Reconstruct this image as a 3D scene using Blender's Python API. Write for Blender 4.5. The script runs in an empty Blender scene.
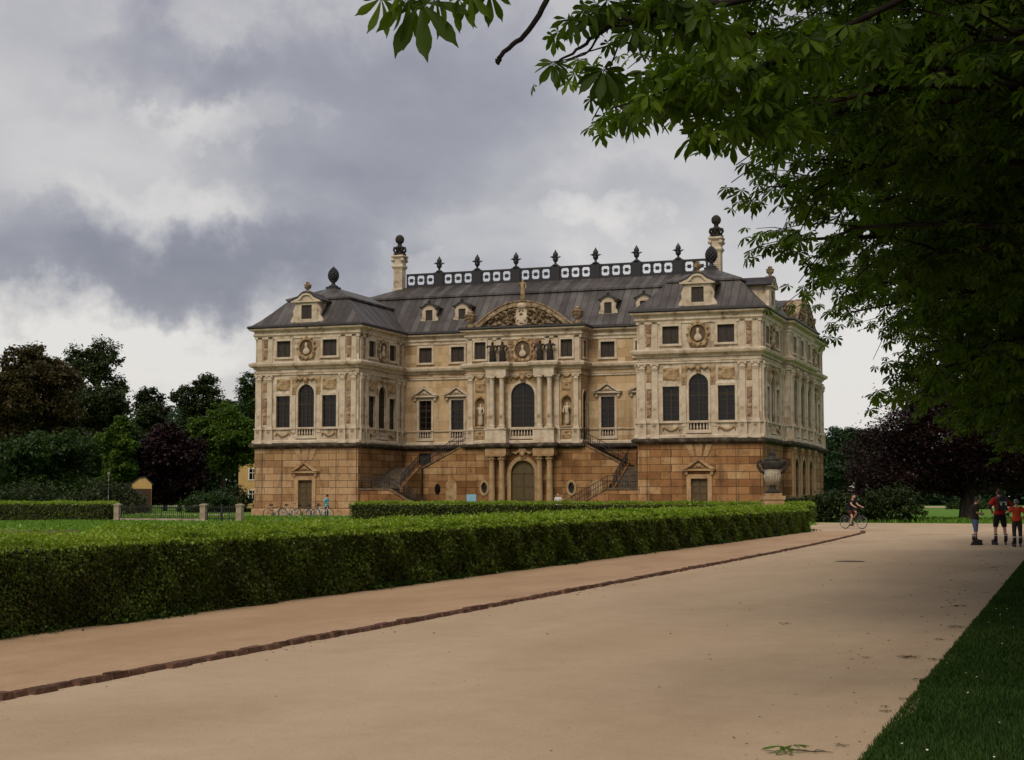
import bpy, bmesh, math, random
import numpy as np
from math import sin, cos, pi, atan, sqrt
from mathutils import Vector, Matrix

R = math.radians
sc = bpy.context.scene
COL = sc.collection
rnd = random.Random(11)

# ------------------------------------------------------------------ place
# world x runs along the palace front, y runs along the avenue; the eye is at (0, 0, 1.6)
FPX, EYE = 1550.0, 1.6
PITCH, YAW = atan(116 / FPX), R(20)
CU, SU = cos(YAW), sin(YAW)


def world(X, D, z=0.0):
    return Vector((X * CU - D * SU, X * SU + D * CU, z))


def at(px, py, D):
    a, b = (px - 512) / FPX, (380 - py) / FPX
    d = cos(PITCH) - b * sin(PITCH)
    k = D / d
    return world(a * k, D, EYE + (sin(PITCH) + b * cos(PITCH)) * k)


def ground(px, py, z=0.0):
    a, b = (px - 512) / FPX, (380 - py) / FPX
    k = (z - EYE) / (sin(PITCH) + b * cos(PITCH))
    return world(a * k, (cos(PITCH) - b * sin(PITCH)) * k, z)


def camdist(x, y):
    return -x * SU + y * CU


# ------------------------------------------------------------------ objects
def tag(o, label=None, cat=None, group=None, kind=None):
    if label: o["label"] = label
    if cat: o["category"] = cat
    if group: o["group"] = group
    if kind: o["kind"] = kind
    return o


def empty(name, loc, label, cat, group=None, rz=0.0):
    o = bpy.data.objects.new(name, None)
    o.empty_display_size = 0.3
    COL.objects.link(o)
    o.location = loc
    o.rotation_euler = (0, 0, rz)
    return tag(o, label, cat, group)


def link(name, me, parent=None, loc=(0, 0, 0), rz=0.0):
    o = bpy.data.objects.new(name, me)
    COL.objects.link(o)
    o.parent = parent
    o.location = loc
    o.rotation_euler = (0, 0, rz)
    return o


KIDS = {}


def copy_tree(o, parent=None, loc=None, rz=None):
    c = o.copy()
    COL.objects.link(c)
    c.parent = parent
    for ch in [k for k in bpy.data.objects if k.parent == o]:
        copy_tree(ch, c)
    if loc is not None: c.location = loc
    if rz is not None: c.rotation_euler = (0, 0, rz)
    return c


class MB:
    """collects shapes into one mesh"""

    def __init__(s):
        s.v, s.f, s.m, s.sm = [], [], [], []

    def add(s, vs, fs, m=0, smooth=False, M=None):
        b = len(s.v)
        s.v += [tuple(M @ Vector(v)) if M else tuple(v) for v in vs]
        for f in fs:
            s.f.append(tuple(b + i for i in f))
            s.m.append(m)
            s.sm.append(smooth)
        return s

    def box(s, x0, x1, y0, y1, z0, z1, m=0, M=None):
        vs = [(x0, y0, z0), (x1, y0, z0), (x1, y1, z0), (x0, y1, z0), (x0, y0, z1), (x1, y0, z1), (x1, y1, z1), (x0, y1, z1)]
        return s.add(vs, [(3, 2, 1, 0), (4, 5, 6, 7), (0, 1, 5, 4), (1, 2, 6, 5), (2, 3, 7, 6), (3, 0, 4, 7)], m, False, M)

    def prism(s, poly, y0, y1, m=0, M=None):
        n = len(poly)
        vs = [(x, y0, z) for x, z in poly] + [(x, y1, z) for x, z in poly]
        fs = [tuple(range(n)), tuple(range(2 * n - 1, n - 1, -1))]
        fs += [(i, i + n, (i + 1) % n + n, (i + 1) % n) for i in range(n)]
        return s.add(vs, fs, m, False, M)

    def strip(s, outer, inner, y0, y1, m=0, closed=False, M=None):
        """band between two polylines in xz, from y0 to y1"""
        n = len(outer)
        vs = []
        for (a, b) in zip(outer, inner):
            vs += [(a[0], y0, a[1]), (b[0], y0, b[1]), (b[0], y1, b[1]), (a[0], y1, a[1])]
        fs = []
        for i in range(n if closed else n - 1):
            j = (i + 1) % n
            for k in range(4):
                fs.append((4 * i + k, 4 * i + (k + 1) % 4, 4 * j + (k + 1) % 4, 4 * j + k))
        if not closed:
            fs += [(0, 3, 2, 1), (4 * n - 4, 4 * n - 3, 4 * n - 2, 4 * n - 1)]
        return s.add(vs, fs, m, False, M)

    def tube(s, pts, rad, n=8, m=0, M=None, smooth=True):
        pts = [Vector(p) for p in pts]
        if not hasattr(rad, "__len__"): rad = [rad] * len(pts)
        vs, fs = [], []
        up = None
        for i, p in enumerate(pts):
            d = (pts[min(i + 1, len(pts) - 1)] - pts[max(i - 1, 0)]).normalized()
            if up is None:
                up = d.orthogonal().normalized()
            up = (up - d * up.dot(d))
            up = up.normalized() if up.length > 1e-5 else d.orthogonal().normalized()
            w = d.cross(up)
            for k in range(n):
                a = 2 * pi * k / n
                vs.append(p + (up * cos(a) + w * sin(a)) * rad[i])
        for i in range(len(pts) - 1):
            for k in range(n):
                fs.append((i * n + k, i * n + (k + 1) % n, (i + 1) * n + (k + 1) % n, (i + 1) * n + k))
        fs.append(tuple(range(n - 1, -1, -1)))
        fs.append(tuple((len(pts) - 1) * n + k for k in range(n)))
        return s.add(vs, fs, m, smooth, M)

    def lathe(s, prof, n=16, c=(0, 0, 0), m=0, M=None, sq=1.0):
        vs, fs = [], []
        for r, z in prof:
            for k in range(n):
                a = 2 * pi * (k + .5) / n
                vs.append((c[0] + r * cos(a), c[1] + r * sin(a) * sq, c[2] + z))
        for i in range(len(prof) - 1):
            for k in range(n):
                fs.append((i * n + k, i * n + (k + 1) % n, (i + 1) * n + (k + 1) % n, (i + 1) * n + k))
        fs.append(tuple(range(n - 1, -1, -1)))
        fs.append(tuple((len(prof) - 1) * n + k for k in range(n)))
        return s.add(vs, fs, m, n > 6, M)

    def ball(s, c, r, n=10, m=0, sx=1, sy=1, sz=1):
        prof = [(max(1e-3, cos(a)), sin(a)) for a in [(-.5 + i / 7) * pi for i in range(8)]]
        vs, fs = [], []
        for q, z in prof:
            for k in range(n):
                a = 2 * pi * k / n
                vs.append((c[0] + r * sx * q * cos(a), c[1] + r * sy * q * sin(a), c[2] + r * sz * z))
        for i in range(7):
            for k in range(n):
                fs.append((i * n + k, i * n + (k + 1) % n, (i + 1) * n + (k + 1) % n, (i + 1) * n + k))
        return s.add(vs, fs, m, True)

    def mesh(s, name, mats):
        me = bpy.data.meshes.new(name)
        me.from_pydata(s.v, [], s.f)
        for x in (mats if isinstance(mats, (list, tuple)) else [mats]):
            me.materials.append(x)
        me.polygons.foreach_set("material_index", s.m)
        me.polygons.foreach_set("use_smooth", s.sm)
        bm = bmesh.new(); bm.from_mesh(me)
        bmesh.ops.recalc_face_normals(bm, faces=bm.faces)
        bm.to_mesh(me); bm.free()
        me.update()
        return me

    def build(s, name, mats, parent=None, loc=(0, 0, 0), rz=0.0):
        return link(name, s.mesh(name, mats), parent, loc, rz)


def np_mesh(name, verts, quads, mats, smooth=False):
    """verts (n,3), quads (m,4) numpy -> mesh"""
    me = bpy.data.meshes.new(name)
    k = quads.shape[1]
    me.vertices.add(len(verts)); me.vertices.foreach_set("co", verts.astype(np.float32).ravel())
    me.loops.add(quads.size); me.loops.foreach_set("vertex_index", quads.astype(np.int32).ravel())
    me.polygons.add(len(quads))
    me.polygons.foreach_set("loop_start", np.arange(0, quads.size, k, dtype=np.int32))
    me.polygons.foreach_set("loop_total", np.full(len(quads), k, dtype=np.int32))
    if smooth: me.polygons.foreach_set("use_smooth", np.ones(len(quads), dtype=bool))
    for x in (mats if isinstance(mats, (list, tuple)) else [mats]): me.materials.append(x)
    me.update(calc_edges=True)
    return me


# ------------------------------------------------------------------ materials
class NT:
    def __init__(s, tree): s.t = tree; s.n = tree.nodes; s.l = tree.links

    def new(s, typ, **kw):
        nd = s.n.new("ShaderNode" + typ)
        for k, v in kw.items():
            if k.startswith("_"): setattr(nd, k[1:], v)
        return nd

    def put(s, nd, **ins):
        for k, v in ins.items():
            sock = nd.inputs[int(k[1:])] if k[0] == "i" and k[1:].isdigit() else nd.inputs[k.replace("_", " ")]
            if hasattr(v, "is_output"): s.l.new(v, sock)
            else: sock.default_value = v
        return nd

    def math(s, op, a, b=0.0, c=0.0, clamp=False):
        nd = s.new("Math", _operation=op, _use_clamp=clamp)
        s.put(nd, i0=a, i1=b)
        if op in ("MULTIPLY_ADD", "SMOOTHSTEP", "COMPARE"): s.put(nd, i2=c)
        return nd.outputs[0]

    def ramp(s, fac, stops, interp="LINEAR"):
        nd = s.new("ValToRGB"); cr = nd.color_ramp; cr.interpolation = interp
        while len(cr.elements) < len(stops): cr.elements.new(0.5)
        for e, (p, c) in zip(cr.elements, stops):
            e.position = p; e.color = (*c, 1) if len(c) == 3 else c
        s.put(nd, Fac=fac)
        return nd.outputs[0]

    def mix(s, fac, a, b, mode="MIX"):
        nd = s.new("Mix", _data_type="RGBA", _blend_type=mode)
        s.put(nd, i0=fac, i6=a, i7=b)
        return nd.outputs[2]

    def noise(s, vec, scale, detail=4, rough=.55, dist=0.0):
        nd = s.new("TexNoise")
        s.put(nd, Vector=vec, Scale=scale, Detail=detail, Roughness=rough, Distortion=dist)
        return nd.outputs[0]

    def maprange(s, v, a, b, c=0.0, d=1.0):
        nd = s.new("MapRange"); s.put(nd, i0=v, i1=a, i2=b, i3=c, i4=d)
        return nd.outputs[0]

    def scaled(s, vec, sc_):
        nd = s.new("Mapping"); s.put(nd, Vector=vec, Scale=sc_)
        return nd.outputs[0]


def C4(c): return (*c, 1.0)


def newmat(name):
    m = bpy.data.materials.new(name); m.use_nodes = True
    t = NT(m.node_tree)
    b = t.n["Principled BSDF"]
    return m, t, b


def mat_noise(name, stops, scale=6.0, rough=.8, bump=0.0, bscale=30.0, spec=.3, detail=6, stretch=(1, 1, 1), metal=0.0):
    m, t, b = newmat(name)
    co = t.new("TexCoord").outputs["Object"]
    if stretch != (1, 1, 1): co = t.scaled(co, stretch)
    f = t.noise(co, scale, detail, .6)
    t.put(b, Base_Color=t.ramp(f, stops), Roughness=rough, Metallic=metal)
    b.inputs["Specular IOR Level"].default_value = spec
    if bump:
        bp = t.new("Bump"); t.put(bp, Height=t.noise(co, bscale, 5, .6), Strength=bump, Distance=.05)
        t.put(b, Normal=bp.outputs[0])
    return m


def wall_coord(t):
    """(along the wall, height, 0) in object metres, whichever way the wall faces"""
    tc = t.new("TexCoord")
    sp = t.new("SeparateXYZ"); t.put(sp, Vector=tc.outputs["Object"])
    ns = t.new("SeparateXYZ"); t.put(ns, Vector=t.new("NewGeometry").outputs["True Normal"])
    side = t.math("GREATER_THAN", t.math("ABSOLUTE", ns.outputs[0]), .6)
    mx = t.new("Mix", _data_type="FLOAT"); t.put(mx, i0=side, i2=sp.outputs[0], i3=sp.outputs[1])
    cb = t.new("CombineXYZ"); t.put(cb, X=mx.outputs[0], Y=sp.outputs[2], Z=0.0)
    return cb.outputs[0], tc.outputs["Object"], sp.outputs[2]


def mat_ashlar(name, stops, bw, bh, mortar, mortar_col, streak=.5, streak_col=(.03, .025, .02), msize=.012, bump=.5, dirt=()):
    m, t, b = newmat(name)
    uv, ob, zz = wall_coord(t)
    br = t.new("TexBrick", _offset=.5)
    t.put(br, Vector=uv, Color1=C4((0, 0, 0)), Color2=C4((1, 1, 1)), Mortar=C4((.5, .5, .5)), Scale=1.0, Mortar_Size=msize, Mortar_Smooth=.2, Bias=0.0, Brick_Width=bw, Row_Height=bh)
    br2 = t.new("TexBrick", _offset=.37, _squash=.7, _squash_frequency=3)
    t.put(br2, Vector=uv, Color1=C4((0, 0, 0)), Color2=C4((1, 1, 1)), Mortar=C4((.5, .5, .5)), Scale=1.0, Mortar_Size=0.0, Bias=0.0, Brick_Width=bw * 1.7, Row_Height=bh * 3)
    r1 = t.math("ADD", t.math("MULTIPLY", br.outputs["Color"], .46), t.math("MULTIPLY", t.noise(ob, .55, 4), .56))
    r1 = t.math("ADD", r1, t.math("MULTIPLY", t.noise(ob, 7, 5), .16))
    r1 = t.math("SUBTRACT", r1, .06)
    col = t.ramp(r1, stops)
    # long dark runs of dirt washed down the stone
    st = t.noise(t.scaled(uv, (1.1, .16, 1)), 1.3, 6, .65, .3)
    fac = t.maprange(st, .50, .78, 0, streak)
    col = t.mix(fac, col, C4(streak_col))
    pat = t.maprange(t.noise(ob, 1.6, 7, .7), .53, .78, 0, streak * .9)
    col = t.mix(pat, col, C4(streak_col))
    for (z0, z1, amt) in dirt:   # soot bands on the weathered ledges
        a = t.maprange(zz, z0, z1, 1, 0)
        nz = t.maprange(t.noise(t.scaled(uv, (1, .35, 1)), 1.8, 6, .7), .35, .7, 0, amt)
        col = t.mix(t.math("MULTIPLY", a, nz), col, C4(streak_col))
    if mortar: col = t.mix(t.math("MULTIPLY", br.outputs["Fac"], mortar), col, C4(mortar_col))
    t.put(b, Base_Color=col, Roughness=.88)
    b.inputs["Specular IOR Level"].default_value = .2
    h = t.math("SUBTRACT", t.math("MULTIPLY", t.noise(ob, 18, 6, .65), .35), t.math("MULTIPLY", br.outputs["Fac"], 1.0 if mortar else 0.0))
    bp = t.new("Bump"); t.put(bp, Height=h, Strength=bump, Distance=.04)
    t.put(b, Normal=bp.outputs[0])
    return m


def mat_leaf(name, c0, c1, c2, trans=.3, gloss=.25, rough=.5, big_scale=.7, big_w=.4):
    """leaf colour differs from leaf to leaf"""
    m, t, b = newmat(name)
    ri = t.new("NewGeometry").outputs["Random Per Island"]
    big = t.noise(t.new("TexCoord").outputs["Object"], big_scale, 4)
    f = t.math("ADD", t.math("MULTIPLY", ri, 1 - big_w), t.math("MULTIPLY", t.maprange(big, .3, .7), big_w))
    col = t.ramp(f, [(.15, c0), (.5, c1), (.85, c2)])
    t.put(b, Base_Color=col, Roughness=rough)
    b.inputs["Specular IOR Level"].default_value = gloss
    tr = t.new("BsdfTranslucent")
    t.put(tr, Color=t.mix(1.0, col, C4((1.7, 1.9, .6)), "MULTIPLY"))
    mx = t.new("MixShader"); t.put(mx, i0=trans, i1=b.outputs[0], i2=tr.outputs[0])
    t.put(t.n["Material Output"], Surface=mx.outputs[0])
    return m


def mat_roof():
    m, t, b = newmat("sheet_metal_roof")
    tc = t.new("TexCoord").outputs["Object"]
    sp = t.new("SeparateXYZ"); t.put(sp, Vector=tc)
    ns = t.new("SeparateXYZ"); t.put(ns, Vector=t.new("NewGeometry").outputs["True Normal"])
    side = t.math("GREATER_THAN", t.math("ABSOLUTE", ns.outputs[0]), t.math("ABSOLUTE", ns.outputs[1]))
    mx = t.new("Mix", _data_type="FLOAT"); t.put(mx, i0=side, i2=sp.outputs[0], i3=sp.outputs[1])
    u = t.math("MULTIPLY", mx.outputs[0], 1 / .62)
    fr = t.math("ABSOLUTE", t.math("SUBTRACT", t.math("FRACT", u), .5))
    seam = t.maprange(fr, .0, .09, 1, 0)
    wn = t.new("TexWhiteNoise", _noise_dimensions="1D"); t.put(wn, W=t.math("FLOOR", t.math("ADD", u, .5)))
    f = t.math("ADD", t.math("MULTIPLY", t.noise(t.scaled(tc, (1, 1, .5)), .8, 6, .65), .75), t.math("MULTIPLY", wn.outputs[0], .28))
    col = t.ramp(f, [(.25, (.020, .015, .013)), (.45, (.046, .037, .034)), (.62, (.080, .070, .067)), (.85, (.14, .135, .13))])
    pat = t.maprange(t.noise(t.scaled(tc, (1.5, 1.5, .3)), 1.5, 6, .7), .6, .75, 0, .5)
    col = t.mix(pat, col, C4((.13, .17, .15)))
    col = t.mix(t.math("MULTIPLY", seam, .8), col, C4((.015, .014, .014)))
    t.put(b, Base_Color=col, Roughness=.52)
    b.inputs["Specular IOR Level"].default_value = .5
    bp = t.new("Bump"); t.put(bp, Height=t.math("ADD", seam, t.math("MULTIPLY", t.noise(tc, 3, 4), .6)), Strength=.5, Distance=.04)
    t.put(b, Normal=bp.outputs[0])
    return m


def mat_glass(name, col, rough=.08):
    m, t, b = newmat(name)
    co = t.new("TexCoord").outputs["Object"]
    t.put(b, Base_Color=t.ramp(t.noise(co, 1.2, 3), [(.35, tuple(c * .5 for c in col)), (.7, col)]), Roughness=rough)
    bp = t.new("Bump"); t.put(bp, Height=t.noise(co, 1.6, 3), Strength=.45, Distance=.05)
    t.put(b, Normal=bp.outputs[0])
    b.inputs["Specular IOR Level"].default_value = .34
    return m


def mat_plain(name, col, rough=.6, var=.25, scale=9, spec=.3, metal=0.0):
    return mat_noise(name, [(.3, tuple(c * (1 - var) for c in col)), (.7, tuple(c * (1 + var) for c in col))], scale, rough, 0, 30, spec, 4, (1, 1, 1), metal)


BASE = mat_ashlar("sandstone_blocks", [(.10, (.075, .034, .013)), (.34, (.175, .082, .032)), (.52, (.25, .128, .052)), (.70, (.31, .175, .078)), (.83, (.40, .265, .14)), (.95, (.50, .38, .24))],
                  1.75, .58, .75, (.035, .019, .010), .85, (.034, .018, .010), .020, .9)
BASE2 = mat_ashlar("pale_sandstone_blocks", [(.10, (.12, .066, .030)), (.34, (.24, .140, .066)), (.52, (.32, .200, .100)), (.72, (.38, .255, .140)), (.86, (.46, .335, .205)), (.97, (.52, .42, .28))],
                  1.75, .58, .75, (.045, .026, .014), .75, (.045, .026, .014), .020, .9)
UPPER = mat_ashlar("weathered_pale_stone", [(.2, (.27, .20, .135)), (.45, (.44, .355, .26)), (.65, (.55, .465, .36)), (.85, (.63, .55, .445))],
                   1.5, .62, .45, (.12, .085, .06), .85, (.075, .045, .028), .010, .45)
CENTRE = mat_ashlar("ochre_stone_wall", [(.2, (.26, .165, .085)), (.45, (.41, .285, .16)), (.65, (.49, .36, .215)), (.85, (.56, .43, .275))],
                    1.7, .75, .4, (.10, .07, .045), .55, (.085, .052, .03), .010, .45)
TRIM = mat_noise("carved_pale_stone", [(.29, (.09, .06, .04)), (.41, (.40, .32, .23)), (.72, (.61, .525, .42))], 1.4, .85, .5, 14, .2, 8)
CARVE = mat_noise("carved_dirty_stone", [(.28, (.07, .038, .02)), (.45, (.27, .18, .095)), (.72, (.47, .355, .22))], 2.6, .88, .6, 16, .2, 8)
BASETRIM = mat_noise("ochre_carved_stone", [(.25, (.12, .07, .036)), (.45, (.30, .19, .10)), (.72, (.42, .30, .17))], 1.5, .85, .5, 14, .2, 8)
SOOT = mat_noise("soot_blackened_ledge", [(.3, (.020, .017, .014)), (.52, (.05, .040, .030)), (.75, (.19, .145, .10))], 1.8, .92, .5, 18, .15, 8, (1, 1, 1.4))
ROOF = mat_roof()
LEAD = mat_plain("dark_roof_edge", (.028, .025, .026), .55, .4, 4)
IRON = mat_plain("black_metal", (.014, .013, .016), .5, .4, 6, .4)
GLASS = mat_glass("old_window_glass", (.010, .009, .009))
SHUT = mat_noise("brown_grey_shutter", [(.3, (.022, .016, .013)), (.7, (.045, .035, .029))], 3, .6, .3, 12, .3, 5, (6, 6, .6))
WOOD = mat_plain("brown_window_wood", (.042, .028, .016), .55, .3, 6)
DOOR = mat_noise("olive_brown_door", [(.3, (.060, .042, .017)), (.7, (.10, .072, .032))], 3, .6, .3, 10, .3, 5, (5, 5, .5))
DARKST = mat_noise("blackened_statue_stone", [(.35, (.012, .011, .012)), (.55, (.030, .025, .022)), (.8, (.13, .10, .075))], 4.0, .85, .5, 20, .2)
# ------------------------------------------------------------------ the palace
PX0, PY0 = -66.6, 118.1                  # left front corner
L, WG, RC, RS0, RS1, RT = 44.0, 9.85, 9.4, 16.8, 27.2, 7.2
CX, CT, BACK, COREB = 22.0, 15.2, 30.4, 21.0
PAL = empty("palace", (PX0 + CX, PY0 + CT, 0), "large baroque sandstone palace with two wings, dark metal roof and rooftop finials", "palace")


class Face:
    def __init__(s, o, k, ln): s.o, s.k, s.L = o, k, ln

    def P(s, x, y, z):
        a, b = s.o
        q, t = [(a + x, b + y), (a - y, b + x), (a - x, b - y), (a + y, b - x)][s.k]
        return (q - CX, t - CT, z)

    def put(s, name, me, x, z, y=0.0, parent=None):
        if parent is None:
            return link(name, me, PAL, s.P(x, y, z), s.k * pi / 2)
        return link(name, me, parent, (0, 0, 0), 0)


def arch_pts(cx, w, z0, z1, n=14):
    r = w / 2; zs = z1 - r
    return [(cx - r, z0)] + [(cx - r * cos(pi * i / n), zs + r * sin(pi * i / n)) for i in range(n + 1)] + [(cx + r, z0)]


def wall(F, z0, z1, holes, mat, name, depth=.30):
    mb = MB()
    xs = sorted({0.0, F.L} | {v for h in holes for v in (h[0] - h[1] / 2, h[0] + h[1] / 2)})
    zs = sorted({z0, z1} | {max(z0, h[2]) for h in holes} | {h[3] for h in holes})
    for i in range(len(xs) - 1):
        for j in range(len(zs) - 1):
            mx, mz = (xs[i] + xs[i + 1]) / 2, (zs[j] + zs[j + 1]) / 2
            if any(abs(mx - h[0]) < h[1] / 2 and h[2] < mz < h[3] for h in holes): continue
            mb.add([F.P(xs[i], 0, zs[j]), F.P(xs[i + 1], 0, zs[j]), F.P(xs[i + 1], 0, zs[j + 1]), F.P(xs[i], 0, zs[j + 1])], [(0, 1, 2, 3)])
    for h in holes:
        cx, w, a, b = h[:4]
        arched = len(h) > 4 and h[4]
        pts = arch_pts(cx, w, a, b) if arched else [(cx - w / 2, a), (cx - w / 2, b), (cx + w / 2, b), (cx + w / 2, a)]
        for i in range(len(pts) - (0 if a > z0 + .01 else 1)):
            p, q = pts[i], pts[(i + 1) % len(pts)]
            mb.add([F.P(p[0], 0, p[1]), F.P(p[0], depth, p[1]), F.P(q[0], depth, q[1]), F.P(q[0], 0, q[1])], [(0, 1, 2, 3)])
        if arched:
            arc = pts[1:-1]; m = len(arc) // 2
            for cxn, seg in ((cx - w / 2, arc[:m + 1]), (cx + w / 2, arc[m:])):
                for p, q in zip(seg[:-1], seg[1:]):
                    mb.add([F.P(cxn, 0, b), F.P(p[0], 0, p[1]), F.P(q[0], 0, q[1])], [(0, 1, 2)])
    return mb.build(name, mat, PAL)


CACHE = {}


def cached(key, fn):
    if key not in CACHE: CACHE[key] = fn()
    return CACHE[key]


def window(F, x, z0, w, h, arched=False, kind="glass", rows=4, frame=.2, bal=0.0, sill=True):
    """stone frame > wooden sash, pane (or shutter); origin at the middle of the opening's foot"""
    k = (round(w, 2), round(h, 2), arched, kind, rows, frame)

    def fr():
        mb = MB(); a = w / 2
        if arched:
            o = arch_pts(0, w + 2 * frame, 0, h + frame); i = arch_pts(0, w, 0, h)
            mb.strip(o, i, -.07, .03)
        else:
            mb.strip([(-a - frame, 0), (-a - frame, h + frame), (a + frame, h + frame), (a + frame, 0)], [(-a, 0), (-a, h), (a, h), (a, 0)], -.07, .03)
        if sill: mb.box(-a - frame - .06, a + frame + .06, -.16, .03, -.17, 0)
        return mb.mesh("window_frame", TRIM)

    def sash():
        mb = MB(); a = w / 2; t = .05
        if arched:
            mb.strip(arch_pts(0, w, 0, h), arch_pts(0, w - 2 * t, t, h - t), .15, .21)
        else:
            mb.strip([(-a, 0), (-a, h), (a, h), (a, 0)], [(-a + t, t), (-a + t, h - t), (a - t, h - t), (a - t, t)], .15, .21, 0, True)
        zt = h - (w / 2 if arched else 0)
        if kind == "glass":
            top = h - t if not arched else h - .04
            mb.box(-.045, .045, .14, .2, 0, top)
            mb.box(-a, a, .145, .2, zt * .74, zt * .74 + .08)
            if w > 1.45:
                for sx in (-a / 2, a / 2): mb.box(sx - .018, sx + .018, .16, .2, 0, zt + (a * .8 if arched else 0) - .05)
            for i in range(1, rows + 1):
                z = zt * i / (rows + (0 if arched else 1))
                mb.box(-a, a, .165, .2, z - .02, z + .02)
            if w > 1.9:
                for sx in (-a * .75, -a * .25, a * .25, a * .75): mb.box(sx - .014, sx + .014, .17, .2, 0, zt + .3)
        else:
            mb.box(-.02, .02, .14, .2, 0, h)
        return mb.mesh("sash", WOOD)

    def pane():
        mb = MB(); a = w / 2 + .01
        poly = arch_pts(0, 2 * a, -.01, h + .01) if arched else [(-a, -.01), (-a, h + .01), (a, h + .01), (a, -.01)]
        mb.prism(poly, .20, .27)
        return mb.mesh("pane", GLASS if kind == "glass" else SHUT)

    o = F.put("window", cached(("f",) + k, fr), x, z0)
    link("sash", cached(("s",) + k, sash), o)
    link("pane" if kind == "glass" else "shutter", cached(("p",) + k, pane), o)
    if bal:
        def bl():
            mb = MB(); a = w / 2 - .01; n = max(4, int(w / .24))
            mb.box(-a, a, -.05, .11, bal - .12, bal); mb.box(-a, a, -.05, .11, 0, .1)
            for i in range(n):
                cx = -a + (i + .5) * 2 * a / n
                mb.lathe([(.05, .09), (.05, .14), (.085, .26), (.075, .34), (.04, .5), (.05, bal - .14), (.055, bal - .11)], 8, (cx, .03, 0))
            return mb.mesh("balustrade", TRIM)
        link("balustrade", cached(("b", round(w, 2), bal), bl), o)
    return o


def door(F, x, w, h, arched=False, y=.0):
    def fr():
        mb = MB(); f = .34
        if arched: mb.strip(arch_pts(0, w + 2 * f, 0, h + f), arch_pts(0, w, 0, h), -.10, .03)
        else: mb.strip([(-w / 2 - f, 0), (-w / 2 - f, h + f), (w / 2 + f, h + f), (w / 2 + f, 0)], [(-w / 2, 0), (-w / 2, h), (w / 2, h), (w / 2, 0)], -.10, .03)
        return mb.mesh("door_frame", BASETRIM)

    def leaf():
        mb = MB(); a = w / 2
        poly = arch_pts(0, w, 0, h) if arched else [(-a, 0), (-a, h), (a, h), (a, 0)]
        mb.prism(poly, .22, .3)
        zt = h - (a if arched else 0)
        n = 3 if arched else 5
        for sx in (-1, 1):
            for i in range(n):
                za = .18 + i * (zt - .25) / n; zb = za + (zt - .25) / n - .14
                x0, x1 = sorted((sx * .09, sx * (a - .1)))
                mb.box(x0, x1, .18, .23, za, zb)
        if arched: mb.box(-a, a, .16, .23, zt - .06, zt + .06)
        mb.box(-.04, .04, .16, .23, 0, zt)
        return mb.mesh("door_leaf", DOOR)
    o = F.put("door", cached(("df", w, h, arched), fr), x, 0)
    link("door_leaf", cached(("dl", w, h, arched), leaf), o)
    return o


def pilaster(F, x, z0, z1, w=.46, out=.14, ped=True, mat=None):
    def mk():
        mb = MB(); a = w / 2; h = z1 - z0
        mb.box(-a - .07, a + .07, -out - .07, .05, 0, .22)
        mb.box(-a - .03, a + .03, -out - .03, .05, .22, .32)
        mb.box(-a, a, -out, .05, .32, h - .62)
        mb.box(-a - .03, a + .03, -out - .03, .05, h - .62, h - .55)
        mb.prism([(-a, h - .55), (a, h - .55), (a + .1, h - .12), (-a - .1, h - .12)], -out - .06, .05)
        mb.box(-a - .13, a + .13, -out - .12, .05, h - .12, h)
        for sx in (-1, 1): mb.ball((sx * (a + .02), -out - .06, h - .2), .11, 8)
        for i in range(3): mb.ball(((i - 1) * a * .75, -out - .07, h - .42), .075, 6)
        return mb.mesh("pilaster", mat or TRIM)
    F.put("pilaster", cached(("pil", w, out, round(z1 - z0, 2), mat), mk), x, z0)


def relief_mesh(w, h, seed, depth=.14, n=26, holes=True, mat=None, step=.05):
    rr = random.Random(seed)
    nx, nz = max(6, int(w / step)), max(6, int(h / step))
    X, Z = np.meshgrid(np.linspace(-w / 2, w / 2, nx + 1), np.linspace(0, h, nz + 1))
    D = np.zeros_like(X)
    for _ in range(n):
        cx, cz = rr.uniform(0, w * .48), rr.uniform(h * .06, h * .94)
        s1, s2 = rr.uniform(.05, .16) * min(1.6, max(.7, h)), rr.uniform(.06, .16) * min(1.6, max(.7, h))
        an = rr.uniform(0, pi); am = rr.uniform(.4, 1.0)
        for sx in (-1, 1):
            dx, dz = (X - sx * cx), Z - cz
            u = dx * cos(an) * 1 + dz * sin(an) * sx; v = -dx * sin(an) * sx + dz * cos(an)
            D = np.maximum(D, am * np.exp(-(u / s1) ** 2 - (v / s2) ** 2))
    edge = np.minimum(np.minimum(w / 2 - abs(X), Z), h - Z)
    D *= np.clip(edge / .06, 0, 1)
    V = np.stack([X, -.012 - D * depth, Z], -1).reshape(-1, 3)
    i = np.arange((nx + 1) * (nz + 1)).reshape(nz + 1, nx + 1)
    Q = np.stack([i[:-1, :-1], i[:-1, 1:], i[1:, 1:], i[1:, :-1]], -1).reshape(-1, 4)
    return np_mesh("relief", V, Q, mat or CARVE, True)


def relief(F, x, z, w, h, seed, depth=.14, n=26, name="relief_panel", y=0.0, mat=None):
    F.put(name, cached(("rel", w, h, seed, mat), lambda: relief_mesh(w, h, seed, depth, n, mat=mat)), x, z, y)


def swag(F, x, z, w=1.3):
    def mk():
        mb = MB()
        pts = [(-w / 2 + w * i / 10, -.07, .38 - .32 * sin(pi * i / 10)) for i in range(11)]
        mb.tube(pts, [.05 + .06 * sin(pi * i / 10) for i in range(11)], 8)
        for sx in (-1, 1):
            mb.tube([(sx * w / 2, -.06, .42), (sx * w / 2, -.06, .02)], [.09, .04], 7)
        return mb.mesh("garland", CARVE)
    F.put("garland", cached(("sw", w), mk), x, z)


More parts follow.
